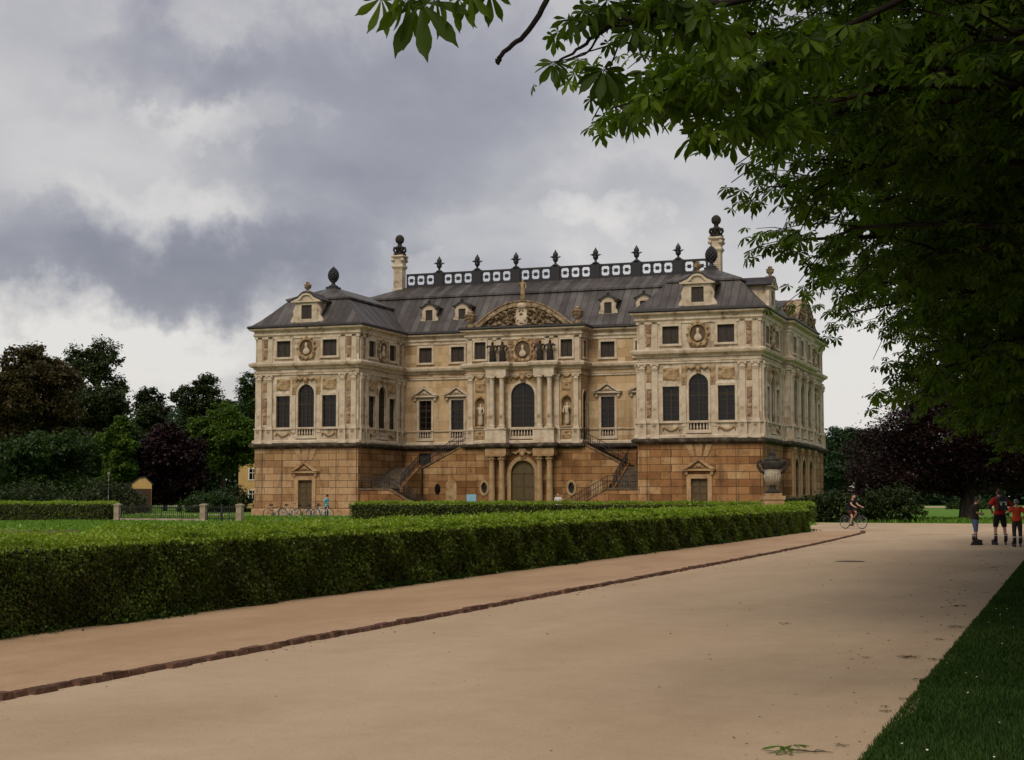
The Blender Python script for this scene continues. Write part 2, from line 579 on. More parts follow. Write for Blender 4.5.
def pediment(F, x, z, w, h, mat, name="pediment"):
    def mk():
        mb = MB(); a = w / 2
        mb.box(-a, a, -.34, .05, 0, .14)
        mb.strip([(-a - .08, .14), (0, h), (a + .08, .14)], [(-a + .3, .14), (0, h - .2), (a - .3, .14)], -.42, .05)
        mb.prism([(-a + .25, .14), (a - .25, .14), (0, h - .15)], -.12, .05)
        mb.ball((0, -.14, .14 + h * .27), .2, 10, sx=1.5)
        mb.ball((-.3, -.12, .16 + h * .14), .13, 8); mb.ball((.3, -.12, .16 + h * .14), .13, 8)
        for sx in (-1, 1):
            mb.prism([(sx * a * .8 - .1, -.3), (sx * a * .8 + .1, -.3), (sx * a * .8 + .12, 0), (sx * a * .8 - .12, 0)], -.2, .05)
        return mb.mesh(name, mat)
    F.put(name, cached(("ped", w, h, mat), mk), x, z)


def skin(joints, edges, sub=1, mats=None, name="figure", smooth=True):
    """one continuous body grown round a skeleton: joints {key: ((x,y,z), radius or (rx,ry))}"""
    keys = list(joints)
    me = bpy.data.meshes.new("tmp")
    me.from_pydata([joints[k][0] for k in keys], [(keys.index(a), keys.index(b)) for a, b in edges], [])
    o = bpy.data.objects.new("tmp", me); COL.objects.link(o)
    o.modifiers.new("s", "SKIN").use_smooth_shade = smooth
    for i, k in enumerate(keys):
        r = joints[k][1]
        sv = me.skin_vertices[0].data[i]
        sv.radius = r if hasattr(r, "__len__") else (r, r)
        sv.use_root = (i == 0)
    if sub: 
        m = o.modifiers.new("d", "SUBSURF"); m.levels = sub; m.render_levels = sub
    dg = bpy.context.evaluated_depsgraph_get(); dg.update()
    out = bpy.data.meshes.new_from_object(o.evaluated_get(dg))
    bpy.data.objects.remove(o); bpy.data.meshes.remove(me)
    out.name = name
    out.materials.clear()
    for x in (mats if isinstance(mats, (list, tuple)) else [mats]): out.materials.append(x)
    return out


def statue_mesh(h, mat, seed=0, arm=1):
    J = {"p": ((0, 0, .50 * h), (.11 * h, .085 * h)), "k": ((.01 * h, -.02 * h, .27 * h), (.10 * h, .08 * h)), "f": ((.0, 0, .02 * h), (.125 * h, .10 * h)),
         "w": ((-.015 * h, 0, .60 * h), (.078 * h, .065 * h)), "c": ((-.01 * h, 0, .73 * h), (.095 * h, .07 * h)), "n": ((0, 0, .84 * h), .033 * h),
         "h": ((.005 * h, -.012 * h, .915 * h), (.05 * h, .058 * h)), "t": ((0, 0, .975 * h), .03 * h)}
    E = [("p", "k"), ("k", "f"), ("p", "w"), ("w", "c"), ("c", "n"), ("n", "h"), ("h", "t")]
    for sx in (-1, 1):
        up = sx == arm
        J["s%d" % sx] = ((sx * .115 * h, 0, .79 * h), .038 * h)
        J["e%d" % sx] = ((sx * .17 * h, -.03 * h, (.70 if up else .63) * h), .031 * h)
        J["w%d" % sx] = ((sx * (.10 if up else .13) * h, -.11 * h, (.80 if up else .52) * h), .024 * h)
        E += [("c", "s%d" % sx), ("s%d" % sx, "e%d" % sx), ("e%d" % sx, "w%d" % sx)]
    return skin(J, E, 1, mat, "statue")


def bust_mesh(mat):
    J = {"c": ((0, 0, .22), (.26, .15)), "b": ((0, 0, .0), (.16, .1)), "n": ((0, 0, .46), .075), "h": ((0, -.03, .66), (.125, .14)), "t": ((0, 0, .84), .08),
         "l": ((-.27, 0, .27), .1), "r": ((.27, 0, .27), .1)}
    return skin(J, [("c", "b"), ("c", "n"), ("n", "h"), ("h", "t"), ("c", "l"), ("c", "r")], 1, mat, "bust")


DARKREL = mat_noise("dark_weathered_relief", [(.3, (.04, .025, .016)), (.48, (.16, .11, .065)), (.68, (.42, .32, .21))], 3.5, .9, .6, 16, .2, 8)
DIRTY = mat_noise("grimy_carved_stone", [(.3, (.045, .03, .02)), (.46, (.20, .14, .085)), (.70, (.42, .325, .215))], 2.8, .9, .6, 16, .2, 8)
RECESS_SHADE = mat_plain("recess_shade_stone", (.10, .065, .038), .9, .3, 3)  # dark backing paints the shade of a hollow onto a flat disc


def medallion(F, x, z, r=.78):
    def mk():
        mb = MB(); n = 24
        ring = lambda q: [(q * cos(2 * pi * i / n), q * 1.1 * sin(2 * pi * i / n)) for i in range(n)]
        mb.strip(ring(r), ring(r - .14), -.16, .02, 0, True)
        mb.prism(ring(r - .12), -.012, .02, 1)
        for i in range(12):
            a = 2 * pi * i / 12
            mb.ball(((r + .03) * cos(a), -.08, (r + .03) * 1.1 * sin(a)), .15, 7)
        for sx in (-1, 1): mb.tube([(sx * r * .9, -.1, -.5), (sx * r * .7, -.12, -.85), (sx * .2, -.12, -.95)], [.12, .14, .08], 7)
        mb.ball((0, -.1, -.92), .2, 8)
        return mb.mesh("medallion", [CARVE, RECESS_SHADE])
    o = F.put("medallion", cached(("med", r), mk), x, z)
    b = link("bust", cached("bust", lambda: bust_mesh(TRIM)), o, (0, -.1, -.62))
    b.scale = (1.3, 1.2, 1.3)


def keystone(F, x, z, big=1.0, mat=None):
    def mk():
        mb = MB(); b = big
        mb.prism([(-.14 * b, -.15), (.14 * b, -.15), (.26 * b, .55 * b), (-.26 * b, .55 * b)], -.2, .05)
        mb.ball((0, -.22, .22 * b), .2 * b, 10, sz=1.25)
        for sx in (-1, 1):
            mb.tube([(sx * .2 * b, -.12, .42 * b), (sx * .5 * b, -.14, .22 * b), (sx * .8 * b, -.1, .36 * b), (sx * .95 * b, -.1, .05)], [.08, .12, .09, .04], 7)
        return mb.mesh("keystone", mat or CARVE)
    F.put("keystone", cached(("key", big, mat), mk), x, z)


REDREL = mat_noise("reddish_carved_stone", [(.3, (.09, .048, .03)), (.5, (.25, .155, .10)), (.68, (.44, .34, .24))], 6, .88, .6, 16, .2, 8)
# ---- facades
def wing_face(F, with_door=True, base=None):
    c, o1 = F.L / 2, 2.2 if F.L > 9.5 else 2.12
    up = [(c - o1, 1.33, 7.45, 10.15), (c, 1.55, 6.65, 11.1, 1), (c + o1, 1.33, 7.45, 10.15), (c - o1, 1.33, 13.5, 14.9), (c + o1, 1.33, 13.5, 14.9)]
    wall(F, 5.9, 16.0, up, UPPER, "upper_wall")
    wall(F, 0, 6.0, [(c, 1.32, 0, 2.95)] if with_door else [], base or BASE, "basement_wall")
    for sx in (-1, 1):
        window(F, c + sx * o1, 7.45, 1.33, 2.7, rows=4)
        window(F, c + sx * o1, 13.5, 1.33, 1.4, kind="shut")
        relief(F, c + sx * o1, 10.62, 1.35, 1.0, 3, .12, 22)
        swag(F, c + sx * o1, 6.68)
        p1, p2 = F.L / 2 - 1.45, F.L / 2 - .42
        for p in (p1, p2):
            pilaster(F, c + sx * p, 7.35, 12.0)
            F.put("pedestal", cached("pedst", lambda: MB().box(-.34, .34, -.24, .05, 0, 1.15).box(-.38, .38, -.29, .05, 1.15, 1.25).box(-.38, .38, -.29, .05, -.0, -.1).mesh("pedestal", TRIM)), c + sx * p, 6.1)
            F.put("panel_strip", cached("pst", lambda: MB().box(-.22, .22, -.08, .05, 0, 2.35).box(-.28, .28, -.12, .05, 2.35, 2.5).mesh("panel_strip", TRIM)), c + sx * p, 13.05)
        relief(F, c + sx * (p1 + p2) / 2, 7.7, .40, 2.3, 5, .13, 16, "trophy_relief", mat=REDREL)
        relief(F, c + sx * (p1 + p2) / 2, 10.5, .40, 1.1, 6, .1, 10, "trophy_relief")
        relief(F, c + sx * (p1 + p2) / 2, 13.3, .42, 1.8, 7, .12, 14, "trophy_relief", mat=REDREL)
        relief(F, c + sx * 1.14, 10.2, .45, 1.6, 9, .12, 12, "scroll_relief")
        F.put("wall_pier", cached(("pier", 1), lambda: MB().box(-.2, .2, -.06, .05, 0, 3.2).mesh("wall_pier", TRIM)), c + sx * 1.2, 7.0)
    window(F, c, 6.65, 1.55, 4.45, True, rows=5, frame=.16, bal=.8)
    keystone(F, c, 11.3)
    medallion(F, c, 14.25)
    if with_door:
        door(F, c, 1.32, 2.95)
        pediment(F, c, 3.55, 2.5, 1.0, BASETRIM, "door_pediment")

        def fan():
            mb = MB()
            for a0, a1 in ((-.62, -.30), (-.16, .16), (.30, .62)):
                mb.prism([(1.1 * sin(a0) * 1.0, .05), (1.1 * sin(a1), .05), (1.9 * sin(a1), 1.0), (1.9 * sin(a0), 1.0)], -.07, .04)
            return mb.mesh("keystone_fan", BASETRIM)
        F.put("keystone_fan", cached("fan", fan), c, 4.62)
    for x in (.45, 2.35, F.L - 2.35, F.L - .45):
        F.put("quoin_strip", cached("qs", lambda: MB().box(-.02, .02, -.012, .03, .3, 5.7).mesh("quoin_strip", SOOT)), x + .3, 0)


def back_face(F, xs, holes_base=()):
    up = []
    for x in xs: up += [(x, 1.2, 6.65, 10.1), (x, 1.25, 13.5, 14.85)]
    wall(F, 5.9, 16.0, up, CENTRE, "upper_wall")
    wall(F, 0, 6.0, list(holes_base), BASE, "basement_wall")
    for x in xs:
        window(F, x, 6.65, 1.2, 3.45, rows=6, bal=.8)
        window(F, x, 13.5, 1.25, 1.35, kind="shut")
        pediment(F, x, 10.4, 2.45, .95, TRIM, "window_pediment")
    for h in holes_base:
        F.put("pane", MB().box(-h[1] / 2, h[1] / 2, .2, .27, 0, h[3] - h[2]).mesh("pane", SHUT), h[0], h[2])


def plain(F, mat=None, base=None, name="upper_wall"):
    wall(F, 5.9, 16.0, [], mat or UPPER, name)
    wall(F, 0, 6.0, [], base or BASE, "basement_wall")


wing_face(Face((0, 0), 0, WG), True, BASE2)
wing_face(Face((WG, 0), 1, RC), False)
FB = Face((WG, RC), 0, RS0 - WG)
back_face(FB, [2.1, 5.2], [(2.1, 1.2, 4.15, 5.4)])
FB = Face((RS1, RC), 0, L - WG - RS1)
back_face(FB, [L - WG - RS1 - 5.2, L - WG - RS1 - 2.1], [(L - WG - RS1 - 2.1, 1.2, 4.15, 5.4)])
wing_face(Face((L - WG, RC), 3, RC), False)
wing_face(Face((L - WG, 0), 0, WG))
wing_face(Face((L, 0), 1, 9.2), False)
for o, k, n in (((L, 9.2), 0, .6), ((L + .6, 21.2), 2, .6), ((L, 30.4), 2, WG), ((L - WG, 30.4), 3, 9.4), ((L - WG, 21), 2, L - 2 * WG), ((WG, 21), 1, 9.4), ((WG, 30.4), 2, WG), ((0, 30.4), 3, 30.4)):
    plain(Face(o, k, n))
wing_face(Face((L, 21.2), 1, 9.2), False)

# the flank's arcaded middle
FL = Face((L + .6, 9.2), 1, 12.0)
ax = (2.35, 6.0, 9.65)
wall(FL, 5.9, 16.0, [(x, 1.9, 6.65, 11.3, 1) for x in ax] + [(x, 1.3, 13.5, 14.9) for x in ax], UPPER, "upper_wall", .5)
wall(FL, 0, 6.0, [(x, 1.9, 0, 4.7, 1) for x in ax], BASE, "basement_wall", .8)
for x in ax:
    window(FL, x, 6.65, 1.9, 4.65, True, rows=6, frame=.2, bal=.8)
    window(FL, x, 13.5, 1.3, 1.4, kind="shut")
    keystone(FL, x, 11.45)
    swag(FL, x, 12.0)
    door(FL, x, 1.9, 4.7, True)
for x in (.45, 1.0, 4.0, 4.4, 7.6, 8.0, 11.0, 11.55):
    pilaster(FL, x, 7.35, 12.0, .36)
    FL.put("pedestal", CACHE["pedst"], x, 6.1)
    pilaster(FL, x, .2, 5.6, .4, .16, True, BASETRIM)

# the middle projection
FR = Face((RS0, RT), 0, RS1 - RS0)
c = FR.L / 2
wall(FR, 5.9, 16.0, [(c, 2.15, 6.65, 11.3, 1)] + [(c + d, .9, 7.6, 10.1, 1) for d in (-3.95, 3.95)] + [(c + d, 1.05, 13.45, 14.95) for d in (-3.95, 3.95)], CENTRE, "upper_wall", .45)
ov = [(c - 3.55, .62, 1.75, 2.85), (c + 4.35, .62, 1.75, 2.85)]
wall(FR, 0, 6.0, [(c, 2.15, 0, 4.65, 1)] + ov, BASE, "basement_wall")
for h in ov:
    FR.put("oval_window", cached("oval", lambda: MB().strip([(.44 * cos(a), .68 * sin(a)) for a in [2 * pi * i / 20 for i in range(20)]], [(.27 * cos(a), .48 * sin(a)) for a in [2 * pi * i / 20 for i in range(20)]], -.06, .2, 0, True).mesh("oval_window", BASETRIM)), h[0], 2.3)
    FR.put("pane", cached("ovp", lambda: MB().box(-.33, .33, .2, .24, -.57, .57).mesh("pane", GLASS)), h[0], 2.3)
window(FR, c, 6.65, 2.15, 4.65, True, rows=8, frame=.24, bal=.85)
door(FR, c, 2.15, 4.65, True)
keystone(FR, c, 11.5, 1.15)
keystone(FR, c, 4.95, 1.25)
for d in (-3.95, 3.95):
    window(FR, c + d, 13.45, 1.05, 1.5, kind="shut", frame=.15)
    n = FR.put("niche", cached("niche", lambda: MB().prism(arch_pts(0, .92, -.01, 2.51), .42, .5).strip(arch_pts(0, 1.2, 0, 2.64), arch_pts(0, .9, 0, 2.5), -.06, .03).box(-.5, .5, -.15, .45, -.14, 0).mesh("niche", CARVE)), c + d, 7.6)
    link("statue", cached(("niche_st", d), lambda: statue_mesh(2.05, TRIM, 0, 1 if d > 0 else -1)), n, (0, .12, .0))
    relief(FR, c + d, 10.55, .95, 1.1, 21, .12, 16)
    relief(FR, c + d, 6.45, .9, .75, 22, .12, 12)
    swag(FR, c + d, 11.75, 1.0)
    for e in (-1, 1):
        pilaster(FR, c + d + e * .86, 7.35, 12.0, .42)
        FR.put("pedestal", CACHE["pedst"], c + d + e * .86, 6.1)
        FR.put("panel_strip", CACHE["pst"], c + d + e * .95, 13.05)


def column(h, r, mat):
    mb = MB()
    mb.box(-r * 1.45, r * 1.45, -r * 1.45, r * 1.45, 0, .12)
    mb.lathe([(r * 1.35, .12), (r * 1.4, .2), (r * 1.1, .28), (r * 1.03, .34), (r, h * .35), (r * .86, h - .6), (r * .9, h - .52), (r * .86, h - .48), (r * 1.0, h - .3), (r * 1.3, h - .12)], 18)
    mb.box(-r * 1.5, r * 1.5, -r * 1.5, r * 1.5, h - .12, h)
    if h > 4.5:
        for i in range(8):
            a = pi * i / 4
            mb.ball((r * 1.1 * cos(a), r * 1.1 * sin(a), h - .34), .09, 6)
    return mb.mesh("column", mat)


for d in (-2.62, -1.71, 1.71, 2.62):
    FR.put("column", cached("colu", lambda: column(4.45, .24, TRIM)), c + d, 7.4, -.62)
    FR.put("column", cached("coll", lambda: column(4.95, .29, BASETRIM)), c + d, .15, -.62)
    st = FR.put("statue", cached(("rf", d > 0), lambda: statue_mesh(1.95, DARKST, 1, 1 if d > 0 else -1)), c + d, 13.0, -.5)
    st.scale = (1.5, 1.3, 1)
for sx in (-1, 1):
    a = c + sx * 2.165
    mb = MB(); mb.box(-.95, .95, -1.0, .0, 0, 1.3).box(-1.02, 1.02, -1.07, 0, 1.18, 1.3).box(-1.0, 1.0, -1.05, 0, 0, .14)
    FR.put("column_pedestal", mb.mesh("column_pedestal", TRIM), a, 6.1)
    FR.put("column_plinth", MB().box(-.95, .95, -1.05, 0, 0, .15).mesh("column_plinth", BASETRIM), a, 0)
    mb = MB(); mb.box(-.92, .92, -.95, 0, 0, .6)
    FR.put("entablature_block", mb.mesh("entablature_block", TRIM), a, 11.85)
    FR.put("entablature_block", MB().box(-.95, .95, -1.0, 0, 0, .55).mesh("entablature_block", BASETRIM), a, 5.1)
    FR.put("panel_strip", CACHE["pst"], c + sx * 2.2, 13.05)
for sx in (-1, 1): relief(FR, c + sx * 1.12, 13.2, .5, 2.0, 31, .14, 20, y=-.02, mat=REDREL)
medallion(FR, c, 14.15, .86)
for F in (Face((RS0, RC), 3, RC - RT), Face((RS1, RT), 1, RC - RT)):
    wall(F, 5.9, 16.0, [(1.1, 1.2, 6.15, 10.6, 1), (1.1, .8, 13.45, 14.9)], CENTRE, "upper_wall")
    wall(F, 0, 6.0, [], BASE, "basement_wall")
    window(F, 1.1, 6.15, 1.2, 4.45, True, rows=6, frame=.14, sill=False)
    window(F, 1.1, 13.45, .8, 1.45, kind="shut", frame=.12)

# ---- bands that run round the whole plan
PLAN = [(0, 0), (WG, 0), (WG, RC), (RS0, RC), (RS0, RT), (RS1, RT), (RS1, RC), (L - WG, RC), (L - WG, 0), (L, 0), (L, 9.2), (L + .6, 9.2), (L + .6, 21.2), (L, 21.2),
        (L, 30.4), (L - WG, 30.4), (L - WG, 21), (WG, 21), (WG, 30.4), (0, 30.4)]
PLANC = PLAN[:5] + [(RS0 + 2.1, RT), (RS0 + 2.1, RT - .85), (RS0 + 3.95 + .02, RT - .85), (RS0 + 3.97, RT), (RS1 - 3.97, RT), (RS1 - 3.97, RT - .85), (RS1 - 2.1, RT - .85), (RS1 - 2.1, RT)] + PLAN[5:]


def band(prof, mat, name, plan):
    n = len(plan); mb = MB()
    k = len(prof); vs = []
    for i in range(n):
        p0, p1, p2 = Vector(plan[i - 1]), Vector(plan[i]), Vector(plan[(i + 1) % n])
        d1, d2 = (p1 - p0).normalized(), (p2 - p1).normalized()
        off = Vector((d1.y, -d1.x)) + Vector((d2.y, -d2.x))
        for o, z in prof:
            q = p1 + off * o
            vs.append((q.x - CX, q.y - CT, z))
    fs = []
    for i in range(n):
        j = (i + 1) % n
        for a in range(k):
            b = (a + 1) % k
            fs.append((i * k + a, j * k + a, j * k + b, i * k + b))
    mb.add(vs, fs)
    return mb.build(name, mat, PAL)


band([(-.05, -.2), (.16, -.2), (.16, .42), (.10, .5), (-.05, .5)], BASETRIM, "plinth", PLAN)
band([(-.05, 5.62), (.08, 5.62), (.12, 5.70), (.20, 5.74), (.38, 5.80), (.42, 5.88), (.42, 5.98), (.22, 6.12), (-.05, 6.12)], SOOT, "basement_cornice", PLANC)
band([(-.05, 6.12), (.2, 6.12), (.2, 6.3), (.12, 6.38), (-.05, 6.38)], TRIM, "base_moulding", PLAN)
band([(-.05, 7.28), (.1, 7.28), (.13, 7.38), (-.05, 7.38)], TRIM, "sill_moulding", PLAN)
band([(-.05, 11.95), (.1, 11.95), (.1, 12.1), (.15, 12.14), (.15, 12.2), (-.05, 12.2)], TRIM, "architrave", PLAN)
band([(-.05, 12.45), (.1, 12.45), (.16, 12.6), (.30, 12.66), (.42, 12.74), (.47, 12.9), (.47, 12.98), (.2, 13.1), (-.05, 13.1)], TRIM, "middle_cornice", PLANC)
band([(-.05, 15.1), (.08, 15.1), (.08, 15.28), (.14, 15.36), (.2, 15.42), (.2, 15.5), (.12, 15.56), (.12, 15.75), (.45, 15.86), (.5, 15.98), (-.05, 15.98)], TRIM, "eaves_cornice", PLAN)
band([(-.05, 15.99), (.52, 15.99), (.60, 16.08), (.58, 16.2), (.3, 16.3), (-.05, 16.3)], LEAD, "roof_edge", PLAN)


# ---- roofs
def hip(name, x0, x1, y0, y1, secs):
    mb = MB(); vs = []
    for i, z in secs:
        a, b = min(i, (x1 - x0) / 2 - .004), min(i, (y1 - y0) / 2 - .004)
        vs += [(x0 + a - CX, y0 + b - CT, z), (x1 - a - CX, y0 + b - CT, z), (x1 - a - CX, y1 - b - CT, z), (x0 + a - CX, y1 - b - CT, z)]
    fs = []
    for i in range(len(secs) - 1):
        for k in range(4): fs.append((i * 4 + k, i * 4 + (k + 1) % 4, i * 4 + 4 + (k + 1) % 4, i * 4 + 4 + k))
    fs.append((0, 3, 2, 1)); m = 4 * (len(secs) - 1); fs.append((m, m + 1, m + 2, m + 3))
    return mb.add(vs, fs).build(name, ROOF, PAL)


hip("main_roof", 1.7, 42.3, 9.4, 21.0, [(-.50, 16.08), (.3, 17.0), (1.3, 18.05), (2.9, 19.72), (2.74, 19.74), (2.74, 19.92), (5.79, 21.25)])
WS = [(-.52, 16.1), (.25, 16.75), (.95, 17.45), (2.0, 18.6), (1.85, 18.62), (1.85, 18.78), (4.92, 20.1)]
wr1 = hip("wing_roof", 0, WG, 0, BACK, WS)
wr2 = hip("wing_roof", L - WG, L, 0, BACK, WS)

SEG = [(-5.1, 0), (-4.6, .22), (-3.75, .85), (-3.1, 1.28), (-2.3, 1.72), (-1.3, 2.08), (0, 2.22), (1.3, 2.08), (2.3, 1.72), (3.1, 1.28), (3.75, .85), (4.6, .22), (5.1, 0)]


def big_pediment(F, c, z, sc_, deep):
    S = [(x * sc_, y) for x, y in SEG]
    I = [(x * sc_ * .93, y * .86 - .12 if y > .3 else 0) for x, y in SEG]
    p = F.put("pediment", MB().strip(S, I, -.42, .3).strip([(x * 1.02, y + .09) for x, y in S], S, -.5, .3).box(-5.1 * sc_, 5.1 * sc_, -.25, .3, -.26, 0)
              .prism([(x, max(0, y)) for x, y in I], -.03, .3).mesh("pediment", DIRTY), c, z)
    w, h = 6.6 * sc_, 1.75

    def rel():
        me = relief_mesh(w, h, 41, .60, 95, mat=DARKREL, step=.05)
        co = np.empty(len(me.vertices) * 3, dtype=np.float32); me.vertices.foreach_get("co", co); co = co.reshape(-1, 3)
        lim = np.interp(co[:, 0], [x for x, y in I], [y for x, y in I]) - .02
        co[:, 2] = co[:, 2] / h * np.maximum(lim, .05)
        co[:, 1] -= .03
        me.vertices.foreach_set("co", co.ravel()); me.update()
        return me
    link("tympanum_relief", rel(), p)
    mb = MB()
    sh = [(.55 * cos(a) * (1 if sin(a) > 0 else .9), .8 * sin(a)) for a in [2 * pi * i / 18 for i in range(18)]]
    mb.prism(sh, -.45, -.05).strip([(x * 1.2, y * 1.15) for x, y in sh], sh, -.38, -.05, 0, True).ball((0, -.35, .95), .3, 9, sx=1.6)
    link("coat_of_arms", mb.mesh("coat_of_arms", TRIM), p, (0, 0, .85))
    g = [(x * sc_ * .97, y + .04) for x, y in SEG]
    F.put("pediment_roof", MB().prism([(-5.0 * sc_, -.1)] + g + [(5.0 * sc_, -.1)], .3, deep).mesh("pediment_roof", ROOF), c, z)
    return p


pd = big_pediment(FR, c, 16.12, .93, 5.8)
link("statue", statue_mesh(2.0, CARVE, 3, -1), pd, (0, -.05, 2.25))
big_pediment(FL, 6.0, 16.2, .98, 7.0)


def urn_mesh(h, mat):
    return MB().box(-.34 * h, .34 * h, -.34 * h, .34 * h, 0, .1 * h).lathe([(.26 * h, .1 * h), (.14 * h, .2 * h), (.12 * h, .26 * h), (.3 * h, .42 * h), (.34 * h, .56 * h), (.3 * h, .62 * h), (.36 * h, .66 * h), (.34 * h, .72 * h), (.16 * h, .8 * h), (.2 * h, .9 * h), (.02, h)], 14).mesh("urn", mat)


for F, xs, z in ((FR, (.3, FR.L - .3), 16.25), (FL, (.6, 11.4), 16.25)):
    for x in xs: F.put("roof_urn", cached("urnst", lambda: urn_mesh(1.55, DARKREL)), x, z, .1)


# pine-cone finials on the wing roofs
def cone():
    mb = MB(); prof = [(.42, 0), (.42, .12), (.2, .2), (.16, .42), (.34, .55)]
    mb.box(-.5, .5, -.5, .5, -.35, 0)
    mb.lathe(prof, 14)
    for i in range(9):
        z = .56 + i * .135; r = .50 * sin(pi * (.16 + .80 * i / 8.6)) ** .8
        for k in range(9):
            a = 2 * pi * (k + .5 * (i % 2)) / 9
            mb.ball((r * .84 * cos(a), r * .84 * sin(a), z), .105 * (.55 + r), 6, sz=1.2)
    mb.lathe([(.2, .5), (.38, .7), (.46, 1.0), (.40, 1.3), (.22, 1.6), (.08, 1.78), (.01, 1.9)], 12)
    return mb.mesh("pine_cone_finial", IRON)


for rf, x in ((wr1, WG / 2), (wr2, L - WG / 2)):
    link("pine_cone_finial", cached("cone", cone), rf, (x - CX, 4.95 - CT, 20.1))
    link("pine_cone_finial", CACHE["cone"], rf, (x - CX, BACK - 4.95 - CT, 20.1))


# ---- dormers
def big_dormer(F, x, z, y, s=1.0, parent=None):
    def body():
        mb = MB(); a = 1.05
        mb.box(-a, -.5, 0, 2.4, 0, 1.95).box(.5, a, 0, 2.4, 0, 1.95).box(-.5, .5, 0, 2.4, 0, .42).box(-.5, .5, 0, 2.4, 1.62, 1.95)
        for sx in (-1, 1):
            mb.prism([(sx * a, 0), (sx * (a + .42), 0), (sx * (a + .5), .3), (sx * (a + .22), .75), (sx * (a + .28), 1.15), (sx * (a + .08), 1.6), (sx * a, 1.7)], .05, .3)
        cv = [(-1.45, 1.95), (-1.2, 2.1), (-.75, 2.3), (-.4, 2.62), (0, 2.7), (.4, 2.62), (.75, 2.3), (1.2, 2.1), (1.45, 1.95)]
        mb.prism(cv, .02, 2.6)
        mb.strip([(p[0] * 1.04, p[1] + .09) for p in cv], [(p[0], p[1] - .02) for p in cv], -.18, 2.7, 1)
        mb.strip([(p[0] * .98, p[1] - .02) for p in cv], [(p[0] * .8, p[1] - .2 if p[1] > 2 else 1.93) for p in cv], -.14, .1)
        mb.box(-1.4, 1.4, -.2, .2, 1.86, 1.98)
        return mb.mesh("dormer", [TRIM, LEAD])
    o = F.put("dormer", cached("bdorm", body), x, z, y)
    link("shutter", cached("bdsh", lambda: MB().box(-.5, .5, .14, .2, .42, 1.62).box(-.02, .02, .1, .14, .42, 1.62).mesh("shutter", SHUT)), o)
    link("dormer_urn", cached("bdu", lambda: urn_mesh(.95, DARKREL)), o, (0, .2, 2.72))


def small_dormer(F, x, z, y):
    def body():
        mb = MB(); a = .56
        mb.box(-a, -.34, 0, 1.5, 0, 1.25).box(.34, a, 0, 1.5, 0, 1.25).box(-.34, .34, 0, 1.5, 0, .10).box(-.34, .34, 0, 1.5, 1.08, 1.25)
        for sx in (-1, 1):
            mb.prism([(sx * a, 0), (sx * (a + .3), 0), (sx * (a + .28), .3), (sx * (a + .1), .6), (sx * (a + .14), 1.0), (sx * a, 1.15)], .04, .2)
        cv = [(-.85, 1.25), (-.5, 1.38), (-.3, 1.56), (0, 1.64), (.3, 1.56), (.5, 1.38), (.85, 1.25)]
        mb.prism(cv, .02, 1.7)
        mb.strip([(p[0] * 1.08, p[1] + .1) for p in cv], [(p[0], p[1] - .01) for p in cv], -.16, 1.8, 1)
        mb.ball((0, 0, 1.85), .16, 8, 1); mb.tube([(0, 0, 1.7), (0, 0, 2.15)], [.1, .02], 7, 1)
        return mb.mesh("dormer", [TRIM, LEAD])
    o = F.put("dormer", cached("sdorm", body), x, z, y)
    link("shutter", cached("sdsh", lambda: MB().box(-.34, .34, .1, .16, .10, 1.08).box(-.015, .015, .07, .1, .10, 1.08).mesh("shutter", SHUT)), o)


big_dormer(Face((0, 0), 0, WG), WG / 2, 16.3, -.12)
big_dormer(Face((L - WG, 0), 0, WG), WG / 2, 16.3, -.12)
big_dormer(Face((L, 0), 1, 9.2), 4.6, 16.3, -.12)
FM = Face((0, RC), 0, L)
for x in (12.0, 15.2, 28.8, 32.0): small_dormer(FM, x, 17.25, .62)

# ---- balustrade along the ridge, finials, chimneys
X0, X1, ZB = 7.5, 36.5, 21.2
fins = [10.82 + i * 3.83 for i in range(7)]
mb = MB()
mb.box(X0 - CX, X1 - CX, -.09, .09, ZB, ZB + .24).box(X0 - CX, X1 - CX, -.12, .12, ZB + 1.12, ZB + 1.3)
edges = [X0] + fins + [X1]
for f in fins: mb.box(f - .42 - CX, f + .42 - CX, -.17, .17, ZB - .2, ZB + 1.36)
for a, b in zip(edges[:-1], edges[1:]):
    a2, b2 = a + (.42 if a != X0 else 0), b - (.42 if b != X1 else 0)
    n = max(1, round((b2 - a2) / 1.1)); wd = (b2 - a2) / n; op = .74
    for i in range(n):
        cxx = a2 + (i + .5) * wd - CX
        for sx in (-1, 1):
            e0, e1 = sorted((cxx + sx * op / 2, cxx + sx * wd / 2))
            mb.box(e0, e1, -.08, .08, ZB + .23, ZB + 1.13)
        zc = ZB + .68
        mb.box(cxx - .16, cxx + .16, -.07, .07, zc - .16, zc + .16)
        for q in (-1, 1):
            mb.box(cxx + q * .34 - .05, cxx + q * .34 + .05, -.06, .06, ZB + .2, zc - .34)
            mb.box(cxx + q * .34 - .05, cxx + q * .34 + .05, -.06, .06, zc + .34, ZB + 1.14)
            mb.box(min(cxx, cxx + q * .4), max(cxx, cxx + q * .4), -.02, .02, zc - .02, zc + .02)
bal = mb.build("ridge_balustrade", IRON, PAL)


